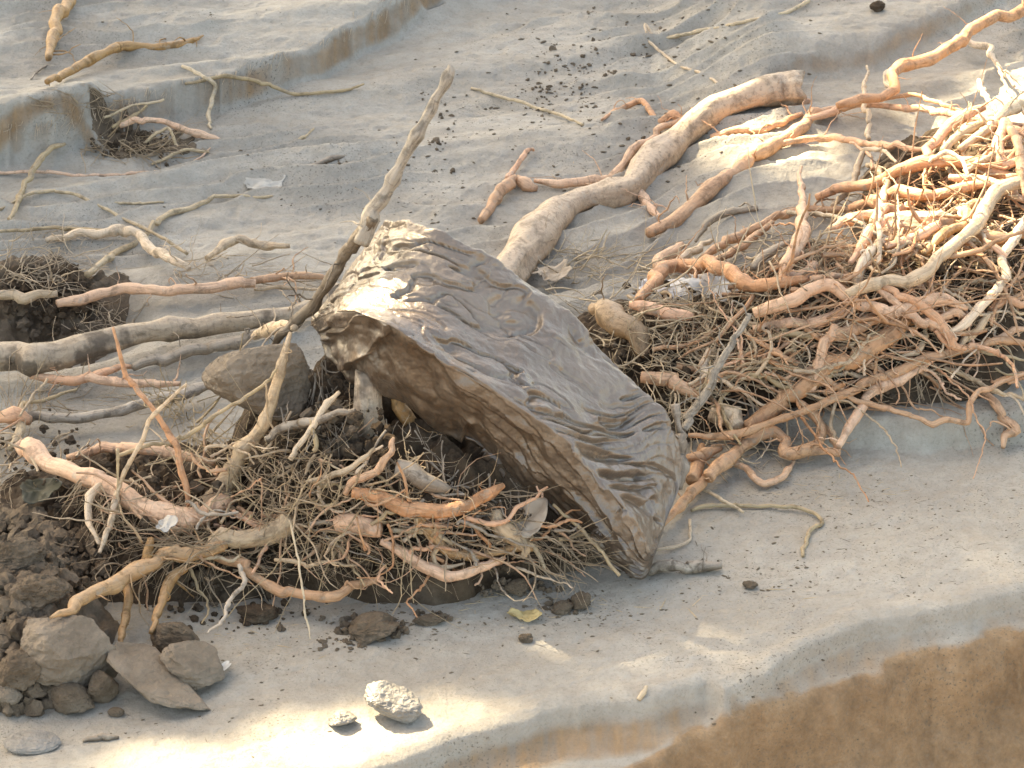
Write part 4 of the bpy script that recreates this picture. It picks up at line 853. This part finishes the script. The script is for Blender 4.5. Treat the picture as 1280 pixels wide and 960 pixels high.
flake(895, 358, .085, .07, 'torn pale grey sheet caught under the thick arched root', PLASTIC, 4, 'torn_sheet', 'plastic sheet', 10, .03, -5, .15)
flake(838, 362, .07, .05, 'crumpled grey scrap left of the torn sheet', M('grey_scrap', plain((.45, .45, .47), .5)), 5, 'torn_scrap', 'plastic scrap', -10, .03, 5, .2)
flake(690, 342, .05, .04, 'pale bark scrap at the upper edge of the slab', BARKP, 6, 'bark_scrap', 'bark scrap', 10, .05, 10)
flake(655, 655, .05, .045, 'torn pale bark piece under the slab edge', BARKP, 7, 'bark_scrap', 'bark scrap', 40, .07, 25)
flake(50, 615, .05, .05, 'dark round leaf under the fibre brush', M('dark_leaf', plain((.05, .05, .03), .6)), 8, 'dark_leaf', 'leaf', 0, .03)
flake(330, 228, .06, .045, 'pale whitish crust on the silt left of the upright stick', M('crust', plain((.42, .40, .36), .6)), 9, 'silt_crust', 'crust', 0, .003, 0, .05)

# ------------------------------------------------------------------ scattered litter on the silt
def litter(name, label, zones, mat, seed, long=False):
    rg = np.random.default_rng(seed); V = []; Fc = []
    for (px, py, rx, ry, n, smin, smax) in zones:
        c = on_z(px, py); A = MPP * rx; Bd = abs(on_z(px, py - ry)[1] - on_z(px, py + ry)[1]) / 2
        for _ in range(int(n * 2.2)):
            x = c[0] + rg.normal(0, .5) * A; y = c[1] + rg.normal(0, .5) * Bd
            z = gz(x, y); s = (smin + (smax - smin) * rg.uniform() ** 7) * .8
            el = rg.uniform(1.0, 2.0) if not long else rg.uniform(3, 8); th = rg.normal(0, .5) if rg.uniform() < .7 else rg.uniform(0, 3.14)
            b0 = len(V); k = 5
            for (zz, f) in ((-.1, .9), (.35, 1), (.75, .45)):
                for j in range(k):
                    a = j / k * 6.283; r = s * f * rg.uniform(.6, 1.2); u, v = r * math.cos(a) * el, r * math.sin(a) * (.8 if not long else .45)
                    V.append((x + u * math.cos(th) - v * math.sin(th), y + u * math.sin(th) + v * math.cos(th), z + zz * s * (.8 if not long else .5)))
            for l in range(2):
                for j in range(k): a = b0 + l * k + j; b = b0 + l * k + (j + 1) % k; Fc.append((a, b, b + k, a + k))
            Fc.append(tuple(b0 + 2 * k + j for j in range(k)))
    o = mesh(name, V, Fc, mat, smooth=False); return tag(o, label, 'litter', kind='stuff')
ZF = [(760, 80, 190, 90, 300, .0015, .010), (820, 170, 160, 60, 200, .0015, .009), (620, 140, 160, 90, 120, .0015, .008), (530, 230, 110, 60, 90, .0015, .009), (900, 40, 150, 50, 160, .002, .010), (400, 230, 200, 60, 60, .0015, .006), (200, 60, 200, 60, 40, .002, .007)]
ZN = [(1060, 630, 180, 40, 260, .0010, .004), (880, 720, 160, 50, 160, .001, .006), (1120, 700, 220, 60, 220, .001, .004), (640, 800, 220, 60, 130, .001, .005), (330, 820, 180, 60, 110, .001, .006), (480, 780, 90, 30, 90, .002, .007), (700, 760, 90, 25, 60, .002, .007), (1000, 860, 260, 50, 50, .001, .005), (200, 900, 180, 40, 50, .001, .005)]
litter('mud_crumbs', 'dark crumbs scattered over the silt behind the slab', ZF, DEB, 1)
litter('mud_crumbs', 'fine dark crumbs sprinkled on the smooth silt in front', ZN, DEB, 2)
litter('plant_bits', 'little broken plant bits strewn on the silt', [(z[0], z[1], z[2], z[3], z[4] // 3, .0009, .003) for z in ZF + ZN], DEB, 3, True)
litter('plant_bits', 'tan root crumbs around the foot of the piles', [(640, 750, 330, 30, 160, .0012, .005), (980, 600, 160, 30, 120, .001, .004), (240, 790, 150, 40, 80, .0015, .006), (760, 240, 120, 60, 60, .0015, .005)], WD['straw'], 4, True)

# ------------------------------------------------------------------ unseen tree added to block the sun, its gaps shaped for the sun spots
ua = np.cross(SUN, (0, 0, 1.0)); ua /= np.linalg.norm(ua); va = np.cross(ua, SUN)
def uv2(P): return np.array([np.dot(P, ua), np.dot(P, va)])
def poly_gap(pp, h, Yp=None): return np.array([uv2(surf(a, b, h) if Yp is None else on_y(a, b, Yp)) for a, b in pp])  # openings placed where sun spots should land
GAPS = [poly_gap([(70, 985), (110, 945), (225, 925), (390, 894), (520, 880), (690, 880), (740, 884), (670, 902), (550, 930), (430, 985)], 0),
        poly_gap([(860, 160), (950, 145), (1050, 170), (1050, 220), (960, 228), (880, 205)], 0),
        poly_gap([(1080, 60), (1180, 10), (1300, -40), (1300, 320), (1190, 330), (1090, 250), (1000, 250), (1060, 190), (1140, 150)], .16),
        poly_gap([(463, 280), (525, 75), (575, 75), (510, 285)], 0, -.45),
        poly_gap([(375, 415), (400, 300), (450, 265), (500, 270), (505, 400), (440, 415)], 0, -.62),
        poly_gap([(560, 880), (760, 780), (1000, 690), (1400, 600), (1400, 740), (1000, 820), (780, 885)], 0)]
def inside(p, poly):
    x, y = p; c = False; n = len(poly); j = n - 1
    for i in range(n):
        xi, yi = poly[i]; xj, yj = poly[j]
        if (yi > y) != (yj > y) and x < (xj - xi) * (y - yi) / (yj - yi) + xi: c = not c
        j = i
    return c
rg = np.random.default_rng(77)
cor = [uv2(np.array(q)) for q in ((-2.3, -2.2, -.2), (2.3, -2.2, -.2), (-2.3, 3.4, .3), (2.3, 3.4, .3))]
lo = np.min(cor, axis=0) - .3; hi = np.max(cor, axis=0) + .3; lo[1] -= 1.8  # leaves extended lower to hold back sky glow
def inside_v(p, poly):
    c = np.zeros(len(p), bool); n = len(poly); j = n - 1
    for i in range(n):
        xi, yi = poly[i]; xj, yj = poly[j]; h_ = (yi > p[:, 1]) != (yj > p[:, 1])
        c ^= h_ & (p[:, 0] < (xj - xi) * (p[:, 1] - yi) / ((yj - yi) if yj != yi else 1e-9) + xi); j = i
    return c
nl = int((hi - lo).prod() * 5600); p = rg.uniform(lo, hi, (nl, 2)); prob = np.zeros(nl)
for gi, gp in enumerate(GAPS):
    prob = np.maximum(prob, inside_v(p + rg.normal(0, .012, (nl, 2)), gp) * [.985, .99, .98, .85, .995, .08][gi])
tw = np.abs(np.sin(p[:, 0] * 9 + 2 * np.sin(p[:, 1] * 5)) + .6 * np.sin(p[:, 1] * 17 + p[:, 0] * 6)) < .17      # leaf bands kept across the gaps to streak the sun spots
prob = np.where(tw, np.minimum(prob, .8), prob)
p = p[rg.uniform(0, 1, nl) > prob]; nl = len(p)
P = p[:, :1] * ua + p[:, 1:] * va + SUN * (11.0 + rg.uniform(0, 2.5, (nl, 1)))
sz = rg.uniform(.028, .050, (nl, 1)); n_ = rg.normal(size=(nl, 3)) + SUN * 1.4; n_ /= np.linalg.norm(n_, axis=1)[:, None]
a = np.cross(n_, rg.normal(size=(nl, 3))); a /= np.linalg.norm(a, axis=1)[:, None]; b = np.cross(n_, a)
V = np.stack([P - a * sz, P + b * sz * .5 + n_ * sz * .1, P + a * sz * 1.1, P - b * sz * .5 + n_ * sz * .1], 1).reshape(-1, 3); Fc = np.arange(nl * 4).reshape(-1, 4).tolist()
cc = ua * (lo + hi)[0] / 2 + va * (lo + hi)[1] / 2 + SUN * 12.2
bx, by = cc[0] - 2.2, cc[1] + 1.8
tr = empty('added_shade_tree', (bx, by, 0), 'unseen leafy tree added to block the sun, gaps shaped for sun spots', 'tree')
o = mesh('crown', np.array(V) - np.array([bx, by, 0]), Fc, GREEN, tr, smooth=False)  # leaf layer added to block and shape the sunlight
P = np.array([[0, 0, -.2, .22], [.1, -.05, 1.5, .18], [.3, -.2, 3, .15], [.9, -.7, 4.6, .10], [cc[0] - bx, cc[1] - by, cc[2], .04]])
v_, f_, u_ = tube_geo(P, 3.3, 20); mesh('trunk', v_, f_, WD['bark'], tr, u_)  # trunk added to carry the unseen leaf blocker
for dx, dy in ((1.6, .8), (-1.4, -.6), (.9, -1.5), (-.8, 1.4)):
    P = np.array([[.3, -.2, 3, .09], [(cc[0] - bx) * .5 + dx * .3, (cc[1] - by) * .5 + dy * .3, cc[2] * .8, .05], [cc[0] - bx + dx, cc[1] - by + dy, cc[2] + .1, .02]])
    v_, f_, u_ = tube_geo(P, dx, 12); mesh('blocker_limb', v_, f_, WD['bark'], tr, u_)
